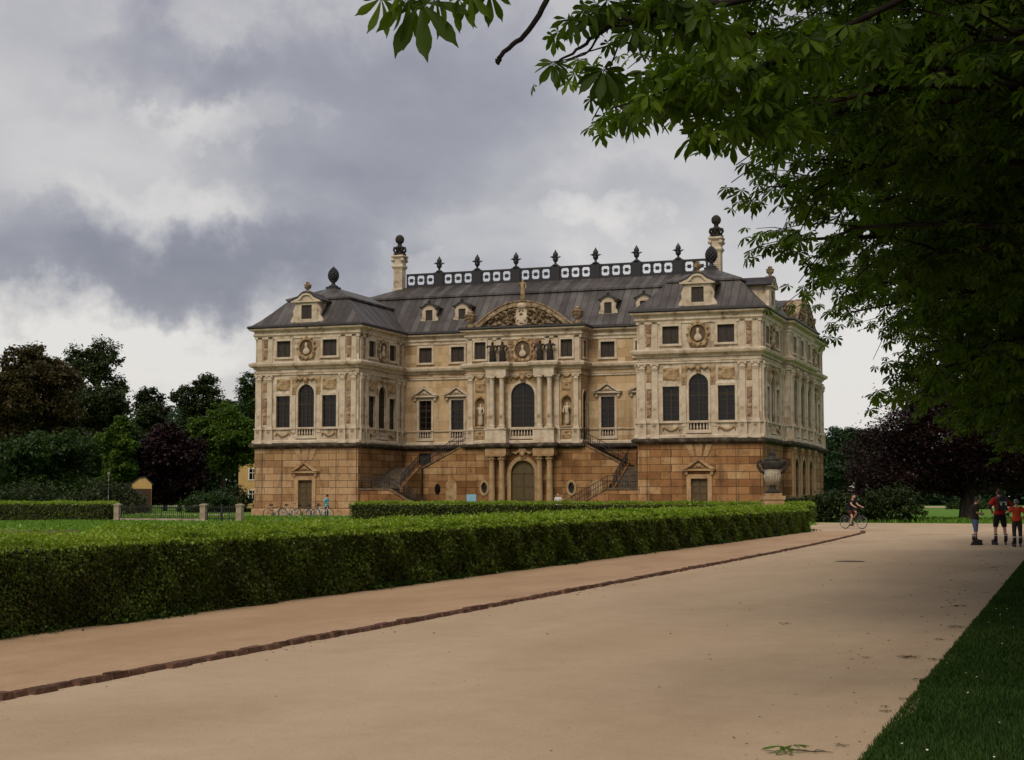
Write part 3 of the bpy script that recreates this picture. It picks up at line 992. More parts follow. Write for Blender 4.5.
def finial():
    mb = MB()
    mb.lathe([(.3, 0), (.3, .1), (.12, .18), (.1, .34), (.2, .42), (.26, .58), (.2, .72), (.16, .8), (.25, .95), (.22, 1.15), (.1, 1.32), (.01, 1.5)], 10)
    for k in range(6):
        a = pi * k / 3
        mb.tube([(.1 * cos(a), .1 * sin(a), .62), (.26 * cos(a), .26 * sin(a), .78), (.42 * cos(a), .42 * sin(a), .84), (.56 * cos(a), .56 * sin(a), .80)], [.09, .07, .045, .012], 6)
    return mb.mesh("finial", IRON)


for f in fins: link("finial", cached("fin", finial), bal, (f - CX, 0, ZB + 1.36))


def chimney():
    mb = MB()
    mb.box(-.44, .44, -.44, .44, 0, 2.3).box(-.5, .5, -.5, .5, .0, .3)
    for i in range(9): mb.box(-.36, .36, -.47, -.43, .5 + i * .19, .6 + i * .19)
    mb.lathe([(.66, 2.2), (.84, 2.42), (.8, 2.55), (.62, 2.64)], 4)
    mb.box(-.46, .46, -.46, .46, 2.56, 3.3)
    mb.lathe([(.70, 3.2), (.92, 3.38), (.88, 3.5), (.66, 3.56)], 4)
    for sx in (-1, 1):
        for sy in (-1, 1): mb.ball((sx * .48, sy * .48, 3.05), .2, 7)
    return mb.mesh("chimney", TRIM)


def chimcap():
    mb = MB()
    mb.lathe([(.62, 0), (.62, .12), (.44, .2), (.36, .5), (.5, .62), (.54, .76), (.3, .86), (.2, .95), (.2, 1.12), (.36, 1.25), (.44, 1.5), (.38, 1.75), (.2, 1.92), (.03, 1.98)], 14)
    for k in range(8):
        a = pi * k / 4
        mb.tube([(.42 * cos(a), .42 * sin(a), .15), (.62 * cos(a), .62 * sin(a), .5), (.55 * cos(a), .55 * sin(a), .78)], [.08, .09, .07], 6)
    return mb.mesh("chimney_crown", DARKST)


for x in (6.75, 37.25):
    ch = link("chimney", cached("chim", chimney), PAL, (x - CX, 15.2 - CT, 20.8))
    link("chimney_crown", cached("chimc", chimcap), ch, (0, 0, 3.55))


# ---- the two outside staircases
def stairs(mir):
    sg = 1 if not mir else -1
    q = lambda s_: (s_ - CX) * sg
    stone = MB()

    def blk(s0, s1, t0, t1, z0, z1, m=0):
        a, b = sorted((q(s0), q(s1)))
        stone.box(a, b, t0 - CT, t1 - CT, z0, z1, m)
    T0 = .35
    blk(WG + .0, 12.5, T0, 2.7, 0, 2.1)
    blk(WG + .0, 12.55, T0 - .08, 2.7, 2.1, 2.25, 1)
    n = 12
    for i in range(n):                                   # first flight, rising away from the middle
        z = 2.1 * (n - i) / (n + 1)
        blk(12.5 + i * .31, 12.5 + (i + 1) * .31, T0 + .28, 2.5, 0, z, 1)
    pts = lambda zz: [(q(12.5), 2.25 + zz), (q(16.3), .12 + zz), (q(16.3), -.12), (q(12.5), -.12)]
    stone.prism(pts(-.17), T0 - CT, T0 + .26 - CT, 0)
    stone.strip([(q(12.5), 2.3), (q(16.4), .15)], [(q(12.5), 2.15), (q(16.4), 0)], T0 - .08 - CT, T0 + .3 - CT, 2)
    n = 11
    for i in range(n):                                   # second flight, back towards the wall
        z = 2.25 + 1.8 * (i + 1) / n
        blk(WG + .0, 12.45, 2.7 + i * .36, 2.7 + (i + 1) * .36, 0, z, 1)
    blk(WG + .0, 12.7, 2.7 + n * .36, RC, 0, 4.06, 1)
    stone.add([(q(12.45), 2.6 - CT, 0), (q(12.45), 6.7 - CT, 0), (q(12.45), 6.7 - CT, 4.3), (q(12.45), 2.6 - CT, 2.4), (q(12.75), 2.6 - CT, 0), (q(12.75), 6.7 - CT, 0), (q(12.75), 6.7 - CT, 4.3), (q(12.75), 2.6 - CT, 2.4)],
              [(0, 1, 2, 3), (7, 6, 5, 4), (0, 3, 7, 4), (3, 2, 6, 7), (1, 5, 6, 2)], 0)
    n = 12
    for i in range(n):                                   # third flight along the facade up to the terrace door
        z = 4.06 + 2.05 * (i + 1) / n
        blk(12.75 + i * .335, 12.75 + (i + 1) * .335, RT + .25, RC, 0, z, 1)
    stone.prism([(q(12.75), -.1), (q(16.79), -.1), (q(16.79), 6.05), (q(12.75), 3.95)], RT - CT - .05, RT + .25 - CT, 0)
    stone.strip([(q(12.6), 4.12), (q(16.79), 6.2)], [(q(12.6), 3.97), (q(16.79), 6.05)], RT - .12 - CT, RT + .3 - CT, 2)
    # dark recess and blind arch in the wall below
    o = stone.build("staircase", [BASE, STEP, STEPTRIM], PAL)
    niche = MB().prism(arch_pts(q(15.4), 1.0, .05, 3.0), RT - .11 - CT, RT - .04 - CT)
    link("blind_arch", niche.mesh("blind_arch", BASETRIM), o)
    ov = MB().prism([(q(14.1) + .27 * cos(a), 2.2 + .46 * sin(a)) for a in [2 * pi * i / 18 for i in range(18)]], RT - .09 - CT, RT - .04 - CT)
    link("oval_window", ov.mesh("oval_window", GLASS), o)
    rl = MB()

    def rail(p0, p1, nb):
        p0, p1 = Vector(p0), Vector(p1)
        for h in (.95, .5): rl.tube([p0 + Vector((0, 0, h)), p1 + Vector((0, 0, h))], .028, 5)
        for i in range(nb + 1):
            p = p0.lerp(p1, i / nb)
            rl.tube([p, p + Vector((0, 0, .97))], .02 if i % 4 else .035, 5)
    rail((q(12.5), T0 + .1 - CT, 2.25), (q(16.3), T0 + .1 - CT, .12), 20)
    rail((q(WG + .1), T0 + .1 - CT, 2.25), (q(12.5), T0 + .1 - CT, 2.25), 12)
    link("railing", rl.mesh("railing", IRON), o)
    rl = MB()
    rail((q(12.6), 2.6 - CT, 2.4), (q(12.6), 6.7 - CT, 4.3), 18)
    link("railing", rl.mesh("railing", IRON), o)
    rl = MB()
    rail((q(12.75), RT + .1 - CT, 4.1), (q(16.79), RT + .1 - CT, 6.2), 20)
    link("railing", rl.mesh("railing", IRON), o)


STEP = mat_noise("dark_worn_steps", [(.3, (.05, .036, .024)), (.55, (.105, .08, .055)), (.8, (.18, .14, .10))], 2.2, .9, .4, 14, .2, 7)
STEPTRIM = mat_noise("worn_brown_coping", [(.3, (.06, .038, .022)), (.55, (.16, .105, .06)), (.8, (.27, .19, .115))], 2.2, .9, .4, 14, .2, 7)
stairs(False)
stairs(True)
# ------------------------------------------------------------------ ground, road, paths
def mat_sand(name, stops, patch, scale=.25, fine=42.0, lines=0.0):
    m, t, b = newmat(name)
    co = t.new("TexCoord").outputs["Object"]
    big = t.noise(t.scaled(co, (1.6, .5, 1)), scale, 6, .6, .4)
    mid = t.noise(co, 2.3, 7, .7)
    fin = t.noise(co, fine, 3, .7)
    f = t.math("ADD", t.math("ADD", t.math("MULTIPLY", big, .55), t.math("MULTIPLY", mid, .25)), t.math("MULTIPLY", fin, .34))
    col = t.ramp(f, stops)
    sp = t.maprange(t.noise(co, 24, 3, .6), .64, .74, 0, .65)
    col = t.mix(sp, col, C4(patch))
    t.put(b, Base_Color=col, Roughness=.9)
    b.inputs["Specular IOR Level"].default_value = .18
    bp = t.new("Bump"); t.put(bp, Height=t.math("ADD", t.math("MULTIPLY", fin, .5), mid), Strength=.35, Distance=.02)
    t.put(b, Normal=bp.outputs[0])
    return m


ROAD = mat_sand("sandy_road", [(.32, (.285, .203, .130)), (.5, (.375, .276, .181)), (.68, (.455, .348, .24))], (.16, .105, .068))
PATH = mat_sand("gravel_path", [(.32, (.24, .145, .082)), (.5, (.34, .22, .13)), (.68, (.44, .30, .19))], (.10, .06, .04), .5, 40)
GRASS = mat_noise("mown_grass", [(.25, (.045, .10, .010)), (.5, (.085, .18, .016)), (.75, (.13, .24, .025))], .9, .9, .6, 25, .15, 9)
SOIL = mat_noise("dark_soil_under_grass", [(.3, (.010, .020, .005)), (.7, (.022, .042, .009))], 5, .95, .6, 25, .1, 8)
KERB = mat_noise("red_brown_kerb_stone", [(.3, (.050, .024, .015)), (.55, (.12, .060, .038)), (.8, (.20, .115, .075))], 5, .85, .7, 20, .2, 8)
BED = mat_noise("brown_flower_bed_soil", [(.3, (.045, .030, .020)), (.6, (.11, .075, .05)), (.8, (.16, .12, .08))], 2.5, .9, .6, 16, .1, 8)


def sheet(name, pts, z, mat):
    mb = MB(); mb.add([(x, y, z) for x, y in pts], [tuple(range(len(pts)))])
    return tag(mb.build(name, mat), kind="structure")


sheet("ground", [(-1500, -300), (1500, -300), (1500, 2200), (-1500, 2200)], -.02, GRASS)
RL, RR, PEND = -7.93, -1.24, 69.5
rag = random.Random(5)
edge = [(RR + .05 * sin(y * 1.7) + rag.uniform(-.05, .05), y) for y in [-40 + i * .5 for i in range(int((PEND + 20 + 40) / .5))]]
sheet("road", [(RL - 1.2, -40)] + edge + [(RR, 94.0), (RL - 1.2, 94.0)], .004, ROAD)
sheet("plaza", [(RL - 1.2, 69.3), (RL - 1.2, 94.0), (-34, 93.0), (-34, 69.3)], .006, ROAD)
sheet("cross_path", [(RR + .03, 74.0), (70, 76.0), (70, 95.5), (RR + .03, 94.0)], .008, ROAD)
# raised footpath between the hedge and the kerb, rounded off at its end
KX = lambda y: RL - .12 - .75 * max(0.0, (y - 36) / 33) ** 2       # the kerb bends off a little at its end
tip = [(KX(PEND - 1.2), PEND - 1.2), (KX(PEND) - .35, PEND - .3), (KX(PEND) - 1.1, PEND), (-11.6, PEND), (-11.6, -40)]
mb = MB()
poly = [(RL - .12, -40)] + [(KX(y), y) for y in range(36, 67, 3)] + tip
n = len(poly)
mb.add([(x, y, .045) for x, y in poly] + [(x, y, -.01) for x, y in poly], [tuple(range(n))] + [(i, i + n, (i + 1) % n + n, (i + 1) % n) for i in range(n)])
tag(mb.build("footpath", PATH), kind="structure")
# kerb of single setts
mb = MB(); kr = random.Random(3)
y = -6.0
while y < PEND - 1.2:
    ln = kr.uniform(.16, .40); w = kr.uniform(.09, .14); h = kr.uniform(.042, .062); o = kr.uniform(-.018, .018); dz = kr.uniform(-.006, .006)
    x0, x1 = KX(y) + o * .4, KX(y) + w + o
    g = .012
    vs = [(x0, y + g, -.01), (x1, y + g, -.01), (x1, y + ln - g, -.01), (x0, y + ln - g, -.01),
          (x0, y + g + .01, h), (x1 - .025, y + g + .02, h + dz), (x1 - .025 + kr.uniform(-.01, .01), y + ln - g - .02, h), (x0, y + ln - g - .01, h - dz)]
    mb.add(vs, [(3, 2, 1, 0), (4, 5, 6, 7), (0, 1, 5, 4), (1, 2, 6, 5), (2, 3, 7, 6), (3, 0, 4, 7)])
    y += ln
for i in range(3):
    a = pi / 2 * i / 9
    cxx, cyy = KX(PEND) - 1.0 + 1.08 * cos(a), PEND - 1.15 + 1.1 * sin(a)
    mb.box(-.08, .08, -.13, .13, -.01, .10, 0, Matrix.Translation((cxx, cyy, 0)) @ Matrix.Rotation(a, 4, "Z"))
tag(mb.build("kerb", KERB), kind="structure")
# a bed of bare soil in the lawn, gravel round the palace, paths beyond
bp_ = [ground(-40, 541), ground(62, 541), ground(80, 534), ground(-60, 534)]
mb = MB(); mb.add([(p.x, p.y, -.02) for p in bp_] + [(p.x * .997, p.y + .15 * (1 if k < 2 else -1), .17) for k, p in enumerate(bp_)], [(4, 5, 6, 7)] + [(k, (k + 1) % 4, (k + 1) % 4 + 4, k + 4) for k in range(4)])
tag(mb.build("flower_bed", BED), kind="structure")
sheet("palace_path", [(-80, 106), (-17, 106), (-17, 117.9), (-80, 117.9)], .01, ROAD)
sheet("park_path", [(-150, 87.3), (-46, 87.3), (-46, 88.4), (-150, 88.4)], .012, ROAD)
p0, p1 = ground(140, 506.8), ground(190, 506.8)
sheet("distant_path", [tuple(p0[:2]), tuple(p1[:2]), (p1[0] - 14, p1[1] + 42), (p0[0] - 14, p0[1] + 42)], .03, mat_plain("pale_gravel", (.45, .37, .28), .9, .15, .5))
p0, p1 = ground(925, 508), ground(1075, 508)
sheet("meadow_path", [tuple(p0[:2]), tuple(p1[:2]), (p1[0] - 4, p1[1] + 30), (p0[0] - 4, p0[1] + 30)], .03, ROAD)


# crumbs of bark, grit and leaf on the road
def road_litter():
    g = np.random.default_rng(31); n = 650
    yy = 7.5 * (70 / 7.5) ** g.random(n); q = g.random(n)
    xx = np.where(g.random(n) < .45, RR - .02 - 1.3 * q ** 2.2, np.where(g.random(n) < .5, RL + .04 + .5 * q ** 2, RL + (RR - RL) * q))
    az = g.uniform(0, 6.28, n); s = g.uniform(.005, .020, n) * np.clip(camdist(xx, yy) / 16, .8, 1.6); e = g.uniform(.25, .8, n)
    ca, sa = np.cos(az) * s, np.sin(az) * s
    z = np.full(n, .008)
    V = np.stack([np.stack([xx - ca, yy - sa, z], -1), np.stack([xx + sa * e, yy - ca * e, z + s * .5], -1), np.stack([xx + ca, yy + sa, z + s * .2], -1), np.stack([xx - sa * e, yy + ca * e, z + s * .35], -1)], 1).reshape(-1, 3)
    tag(link("leaf_litter", np_mesh("leaf_litter", V, np.arange(4 * n).reshape(-1, 4), mat_plain("brown_litter", (.075, .045, .022), .9, .6, 40))), kind="stuff")


road_litter()


# ------------------------------------------------------------------ leaves
def rotmats(az, pitch, roll):
    ca, sa, cp, sp, cr, sr = np.cos(az), np.sin(az), np.cos(pitch), np.sin(pitch), np.cos(roll), np.sin(roll)
    Z = np.zeros_like(az); O = np.ones_like(az)
    A = np.stack([np.stack([ca, -sa, Z], -1), np.stack([sa, ca, Z], -1), np.stack([Z, Z, O], -1)], -2)
    B = np.stack([np.stack([cp, Z, sp], -1), np.stack([Z, O, Z], -1), np.stack([-sp, Z, cp], -1)], -2)
    Cm = np.stack([np.stack([O, Z, Z], -1), np.stack([Z, cr, -sr], -1), np.stack([Z, sr, cr], -1)], -2)
    return A @ B @ Cm


def scatter(tv, tq, pos, rot, scl):
    """copies of a small template -> verts, faces"""
    n, k = len(pos), len(tv)
    V = np.einsum("nij,kj->nki", rot, tv) * scl[:, None, None] + pos[:, None, :]
    Q = tq[None, :, :] + (np.arange(n) * k)[:, None, None]
    return V.reshape(-1, 3), Q.reshape(-1, tq.shape[1])


def palm_leaf(nl=6, droop=.45, seed=0):
    """horse chestnut leaf: leaflets fanned round one point, each folded along its rib"""
    r = random.Random(seed)
    V = [(0, 0, 0)]; Q = []
    for i in range(nl):
        a = R(-112 + 224 * i / (nl - 1) + r.uniform(-6, 6))
        ln = 1.0 - .42 * abs(a) / R(112) + r.uniform(-.06, .06)
        d = np.array([cos(a), sin(a), 0]); s = np.array([-sin(a), cos(a), 0])

        def pt(q, w, up=0.0):
            z = -droop * (q * ln) ** 1.5 * r.uniform(.85, 1.15) + up
            return tuple(d * q * ln * (1 - .12 * droop * q) + s * w * ln + np.array([0, 0, z]))
        b = len(V)
        V += [pt(.40, .10, .03), pt(.72, .175, .05), pt(1.0, 0), pt(.72, -.175, .05), pt(.40, -.10, .03), pt(.62, 0, -.0)]
        Q += [(0, b, b + 1, b + 5), (b + 5, b + 1, b + 2, b + 2), (0, b + 5, b + 3, b + 4), (b + 5, b + 2, b + 2, b + 3)]
    # keep clean quads: drop doubled corners by nudging them into their own vertices
    V2 = list(V); Q2 = []
    for q in Q:
        if len(set(q)) == 4: Q2.append(q)
        else:
            u = [x for i, x in enumerate(q) if x not in q[:i]]
            p, s_ = np.array(V[u[0]]), np.array(V[u[1]])
            V2.append(tuple((p * .5 + np.array(V[u[2]]) * .5)))
            Q2.append((u[0], u[1], u[2], len(V2) - 1))
    return np.array(V2, dtype=np.float64), np.array(Q2, dtype=np.int64)


def fine_leaf(nl, droop, seed):
    """the same leaf with rounded leaflets, for the boughs nearest the eye"""
    r = random.Random(seed); V, Q = [(0, 0, 0)], []
    for i in range(nl):
        a = R(-118 + 236 * i / (nl - 1) + r.uniform(-6, 6)); ln = 1.0 - .45 * (abs(a) / R(118)) ** 1.3 + r.uniform(-.06, .06)
        d, s = np.array([cos(a), sin(a), 0]), np.array([-sin(a), cos(a), 0]); tw = r.uniform(-.25, .25); dr = droop * r.uniform(.7, 1.5)
        prev = None
        for q, w in ((.12, .022), (.35, .075), (.55, .125), (.72, .150), (.85, .115), (.94, .045), (1.03, .004)):
            c = d * q * ln * (1 - .1 * dr * q) - np.array([0, 0, dr * (q * ln) ** 1.6])
            b = len(V)
            for m, up in ((1, .035 + tw * w), (0, 0), (-1, .035 - tw * w)): V.append(tuple(c + s * w * ln * m + np.array([0, 0, up * (w > .01)])))
            if prev is None: Q += [(0, 0 + b, b + 1, b + 1)]
            else: Q += [(prev, b, b + 1, prev + 1), (prev + 1, b + 1, b + 2, prev + 2)]
            prev = b
    Q = [q for q in Q if len(set(q)) == 4]
    n0 = 1
    for i in range(nl):          # short stalk of each leaflet back to the middle
        b = n0 + i * 21
        V.append((0, 0, .004)); Q.append((0, b, b + 2, len(V) - 1))
    return np.array(V, dtype=np.float64), np.array(Q, dtype=np.int64)


DIAM = (np.array([(0, 0, 0), (.5, .30, .06), (1, 0, -.08), (.5, -.30, .06)], dtype=np.float64), np.array([(0, 1, 2, 3)]))


def bez(p0, p1, p2, n):
    return [p0 * (1 - t) ** 2 + p1 * 2 * t * (1 - t) + p2 * t * t for t in [i / (n - 1) for i in range(n)]]


TWIG = mat_noise("dark_limb_bark", [(.3, (.008, .006, .005)), (.7, (.024, .018, .013))], 5, .9, .5, 14, .1, 6)
BARK = mat_noise("grey_brown_bark", [(.3, (.022, .017, .013)), (.6, (.055, .043, .033)), (.8, (.09, .075, .06))], 4, .9, .9, 14, .15, 8, (1, 1, .25))
CHEST = mat_leaf("horse_chestnut_leaf", (.022, .041, .004), (.042, .076, .007), (.084, .128, .012), .45, .12, .5)
CHESTB = mat_leaf("browning_chestnut_leaf", (.030, .020, .010), (.052, .036, .014), (.060, .055, .018), .2)


def chestnut_parts(seed, Rm=7.3, zc=7.8, Rv=6.0, nb=92, ntw=12, nlf=7, low=3.5, leafR=.19, elev0=-40):
    r = random.Random(seed); g = np.random.default_rng(seed)
    limb = MB(); P, AZ = [], []
    for i in range(nb):
        az = i * 2.39996 + r.uniform(-.3, .3)
        e = math.asin(r.uniform(sin(R(elev0)), .97))
        f = r.uniform(.78, 1.06)
        end = Vector((Rm * f * cos(e) * cos(az), Rm * f * cos(e) * sin(az), zc + Rv * f * sin(e)))
        hd = math.hypot(end.x, end.y)
        if end.z < low + .4: end.z = low + r.uniform(0, 1.1)
        p0 = Vector((0, 0, min(10.5, max(2.6, end.z - .25 * hd + r.uniform(-.3, .8)))))
        mid = (p0 + end) / 2 + Vector((0, 0, r.uniform(.5, 1.6)))
        path = bez(p0, mid, end, 9)
        limb.tube(path, [.085 * (1 - .85 * k / 8) + .008 for k in range(9)], 6)
        for j in range(ntw):
            t = r.uniform(.32, 1.0) if j else 1.0
            k = min(7, int(t * 8)); q = path[k].lerp(path[k + 1], t * 8 - k)
            d = Vector((cos(az + r.uniform(-1.5, 1.5)), sin(az + r.uniform(-1.5, 1.5)), r.uniform(-.55, .6))).normalized()
            ln = r.uniform(.5, 1.35)
            e2 = q + d * ln + Vector((0, 0, -.15))
            limb.tube(bez(q, q + d * ln * .5 + Vector((0, 0, .1)), e2, 4), [.016, .012, .009, .006], 4)
            for m in range(nlf):
                u = r.uniform(.25, 1.05)
                pp = q.lerp(e2, u) + Vector((r.uniform(-.22, .22), r.uniform(-.22, .22), r.uniform(-.18, .12)))
                P.append(pp); AZ.append(math.atan2(d.y, d.x) + r.uniform(-1.6, 1.6))
    pos = np.array([tuple(p) for p in P]); n = len(pos)
    az = np.array(AZ)
    rot = rotmats(az, g.uniform(.05, .95, n), g.uniform(-.45, .45, n))
    tv, tq = palm_leaf(6, .45, seed)
    V, Q = scatter(tv, tq, pos, rot, leafR * g.uniform(.65, 1.25, n))
    trunk = MB()
    trunk.tube([(0, 0, -.05), (0, 0, .25), (.02, 0, .9), (.03, .03, 2.5), (-.03, .05, 4.5), (0, 0, 7.5), (.05, -.05, 10.5), (0, 0, 12.8)], [.62, .47, .40, .36, .32, .24, .13, .04], 14)
    return (limb.mesh("limbs", TWIG), np_mesh("crown", V, Q, CHEST), trunk.mesh("trunk", BARK))


def put_tree(name, loc, parts, label, cat, group=None, rz=0.0, scale=1.0):
    e = empty(name, loc, label, cat, group, rz)
    e.scale = (scale,) * 3
    link("limbs", parts[0], e); link("crown", parts[1], e); link("trunk", parts[2], e)
    return e


A = chestnut_parts(1, Rm=7.7, nb=200, ntw=17, nlf=11, low=3.2, leafR=.205, elev0=-48)
B = chestnut_parts(2, Rm=7.7, nb=200, ntw=17, nlf=11, low=2.9, leafR=.205, elev0=-48)
C = chestnut_parts(4, Rm=7.6, nb=190, ntw=17, nlf=11, low=4.9, leafR=.19, elev0=-34)
NEAR = chestnut_parts(3, 4.9, 8.2, 4.4, 70, 10, 7, 5.0, .2, -25)
for i, (v, var, rz, s, lab) in enumerate([
        (17.6, C, 1.3, 1.0, "horse chestnut second from the camera, its broad crown hanging over the sandy road"),
        (25.0, B, 2.1, 1.0, "horse chestnut third from the camera on the grass verge right of the road"),
        (32.5, A, 3.6, 1.0, "horse chestnut fourth from the camera, low leaves against the bright sky"),
        (40.0, B, 5.0, 1.02, "horse chestnut fifth from the camera, its foliage above the orange shirted child"),
        (48.0, A, 1.2, 1.0, "horse chestnut sixth from the camera, its dark leaves hanging low before the copper beech"),
        (56.0, B, .1, .95, "horse chestnut seventh from the camera, almost hidden behind its neighbours' leaves")]):
    put_tree("chestnut_tree", (3.1, v, 0), var, lab, "tree", "horse chestnuts along the right edge of the road", rz, s)
T1 = put_tree("chestnut_tree", (3.6, 9.3, 0), NEAR, "nearest horse chestnut, reaching thin twigs and large leaves across the top of the sky", "tree", "horse chestnuts along the right edge of the road")

# the nearest tree's long low boughs
o1 = Vector((3.6, 9.3, 0))
mb = MB(); LP, LA, LS, LT = [], [], [], []


def bough(pts, r0, r1):
    pts = [p - o1 for p in pts]
    fine = []
    for i in range(len(pts) - 1):
        a = pts[max(0, i - 1)]; b, c_, d = pts[i], pts[i + 1], pts[min(len(pts) - 1, i + 2)]
        for k in range(4):
            t = k / 4
            fine.append(.5 * ((2 * b) + (c_ - a) * t + (2 * a - 5 * b + 4 * c_ - d) * t * t + (3 * b - a - 3 * c_ + d) * t ** 3) + Vector((rnd.uniform(-1, 1), rnd.uniform(-1, 1), rnd.uniform(-1, 1))) * r0 * .25)
    fine.append(pts[-1])
    mb.tube(fine, [r0 + (r1 - r0) * i / (len(fine) - 1) for i in range(len(fine))], 7)


def leaves(px, py, D, s, az, tilt, n=1, spread=10):
    for i in range(n):
        p = at(px + rnd.uniform(-spread, spread) * (n > 1), py + rnd.uniform(-spread, spread) * (n > 1), D + rnd.uniform(-.25, .25) * (n > 1)) - o1
        LP.append(tuple(p)); LA.append(az + (rnd.uniform(-1.2, 1.2) if n > 1 else 0)); LS.append(s * (rnd.uniform(.75, 1.15) if n > 1 else 1)); LT.append(tilt + (rnd.uniform(-.3, .3) if n > 1 else 0))


start = o1 + Vector((-.1, 0, 5.0))
bough([start, at(760, -90, 9.2), at(640, -60, 8.6), at(548, -30, 8.2), at(470, -22, 7.8), at(412, -16, 7.6), at(378, -12, 7.5)], .06, .006)
bough([at(560, -34, 8.25), at(549, -4, 8.2), at(536, 20, 8.2), at(520, 39, 8.2), at(506, 50, 8.2), at(498, 59, 8.2)], .017, .012)
bough([at(498, 59, 8.2), at(500, 63, 8.2)], .02, .014)
bough([start + Vector((0, 0, 1.0)), at(860, -60, 9.6), at(760, -5, 9.3), at(690, 6, 9.1), at(640, 18, 9.0), at(612, 25, 9.0), at(590, 40, 9.0), at(572, 53, 9.0), at(558, 62, 9.0)], .032, .005)
bough([at(655, 13, 9.05), at(630, 24, 9.0), at(600, 26, 8.95), at(572, 20, 8.9), at(556, 22, 8.9)], .011, .004)
bough([at(600, 32, 9), at(588, 52, 9), at(572, 58, 8.95), at(552, 62, 8.9)], .008, .003)
bough([at(650, 14, 9.05), at(622, 40, 9.0), at(612, 62, 8.95), at(608, 74, 8.9)], .008, .003)
bough([start + Vector((0, .2, 1.2)), at(900, 0, 10.4), at(780, 60, 10.6), at(700, 80, 10.6), at(650, 96, 10.6), at(612, 108, 10.5)], .028, .005)
down = lambda: rnd.uniform(0, 6.28)
for (px, py, n, s, sp) in [(422, -2, 1, .30, 0), (407, -8, 1, .24, 0), (434, -10, 1, .2, 0), (380, -8, 1, .19, 2), (398, -16, 1, .2, 4), (460, -8, 1, .17, 2), (474, -12, 1, .17, 4), (492, -14, 1, .16, 3)]:
    for _ in range(n):
        leaves(px + rnd.uniform(-sp, sp), py + 6 + rnd.uniform(-sp, sp) * .4, 7.6, s * 1.05, down(), 1.2 + rnd.uniform(-.2, .25))
for (px, py, n, s, sp) in [(552, 64, 2, .17, 3), (557, 34, 2, .12, 4), (570, 20, 3, .15, 7), (585, 12, 3, .16, 8), (600, 8, 4, .17, 9), (618, 6, 5, .18, 11), (640, 4, 5, .19, 12), (660, 2, 6, .2, 12), (685, 2, 6, .2, 14), (607, 72, 3, .22, 5), (612, 42, 2, .09, 3),
                           (640, 30, 3, .17, 9), (700, 12, 6, .2, 15), (720, 24, 6, .2, 16), (668, 22, 4, .19, 10)]:
    for _ in range(n):
        leaves(px + rnd.uniform(-sp, sp), py + rnd.uniform(-sp, sp) * .6, 9.0 + rnd.uniform(-.2, .2), s, down(), .95 + rnd.uniform(-.35, .4))
for (px, py, n, s, sp) in [(594, 124, 2, .13, 4), (612, 118, 3, .17, 8), (628, 112, 6, .18, 10), (645, 105, 9, .19, 13), (665, 98, 12, .2, 16), (690, 92, 14, .2, 18), (715, 90, 16, .2, 20), (745, 85, 18, .2, 22), (775, 80, 18, .2, 24), (650, 70, 8, .18, 14), (680, 62, 10, .2, 18),
                           (720, 55, 12, .2, 22), (770, 45, 14, .2, 24), (820, 40, 16, .2, 26), (870, 40, 16, .2, 26), (700, 128, 10, .18, 16), (740, 125, 14, .19, 20), (790, 115, 14, .2, 24)]:
    for _ in range(n):
        leaves(px + rnd.uniform(-sp, sp), py + rnd.uniform(-sp, sp) * .8, 10.6 + rnd.uniform(-.5, .5), s, down(), .75 + rnd.uniform(-.5, .5))
pos = np.array(LP); n = len(pos)
tv, tq = fine_leaf(7, .40, 9)
V, Q = scatter(tv, tq, pos, rotmats(np.array(LA), np.array(LT), np.random.default_rng(4).uniform(-.3, .3, n)), np.array(LS))
for k in range(len(LP)):      # leaf stalks
    if k % 5 == 0: 
        p = Vector(LP[k]); mb.tube([p, p + Vector((rnd.uniform(-.09, .09), rnd.uniform(-.05, .05), .07))], [.004, .004], 4)
link("limbs", mb.mesh("limbs", TWIG), T1)
link("crown", np_mesh("crown", V, Q, CHEST), T1)


# ------------------------------------------------------------------ park trees and shrubs
def clump_crown(lobes, nclump, nleaf, size, seed, mat, csize=.17, droop=0.0, inner=.72):
    g = np.random.default_rng(seed)
    w = np.array([l[3] * l[5] for l in lobes]); w = w / w.sum()
    idx = g.choice(len(lobes), nclump, p=w)
    lo = np.array(lobes)[idx]
    d = g.normal(size=(nclump, 3)); d /= np.linalg.norm(d, axis=1)[:, None]
    q = inner + (1.06 - inner) * g.random(nclump) ** .6
    cc = lo[:, :3] + d * lo[:, 3:6] * q[:, None]
    cs = csize * lo[:, 3] * g.uniform(.6, 1.35, nclump)
    k = np.repeat(np.arange(nclump), nleaf)
    n = len(k)
    p = cc[k] + g.normal(size=(n, 3)) * cs[k][:, None] * np.array([.75, .75, .5])
    p[:, 2] -= droop * g.random(n) * cs[k]
    p[:, 2] = np.maximum(p[:, 2], .04)
    rot = rotmats(g.uniform(0, 6.28, n), g.uniform(-.5, 1.1, n), g.uniform(-.8, .8, n))
    V, Q = scatter(DIAM[0], DIAM[1], p, rot, size * g.uniform(.6, 1.4, n))
    return np_mesh("crown", V, Q, mat)


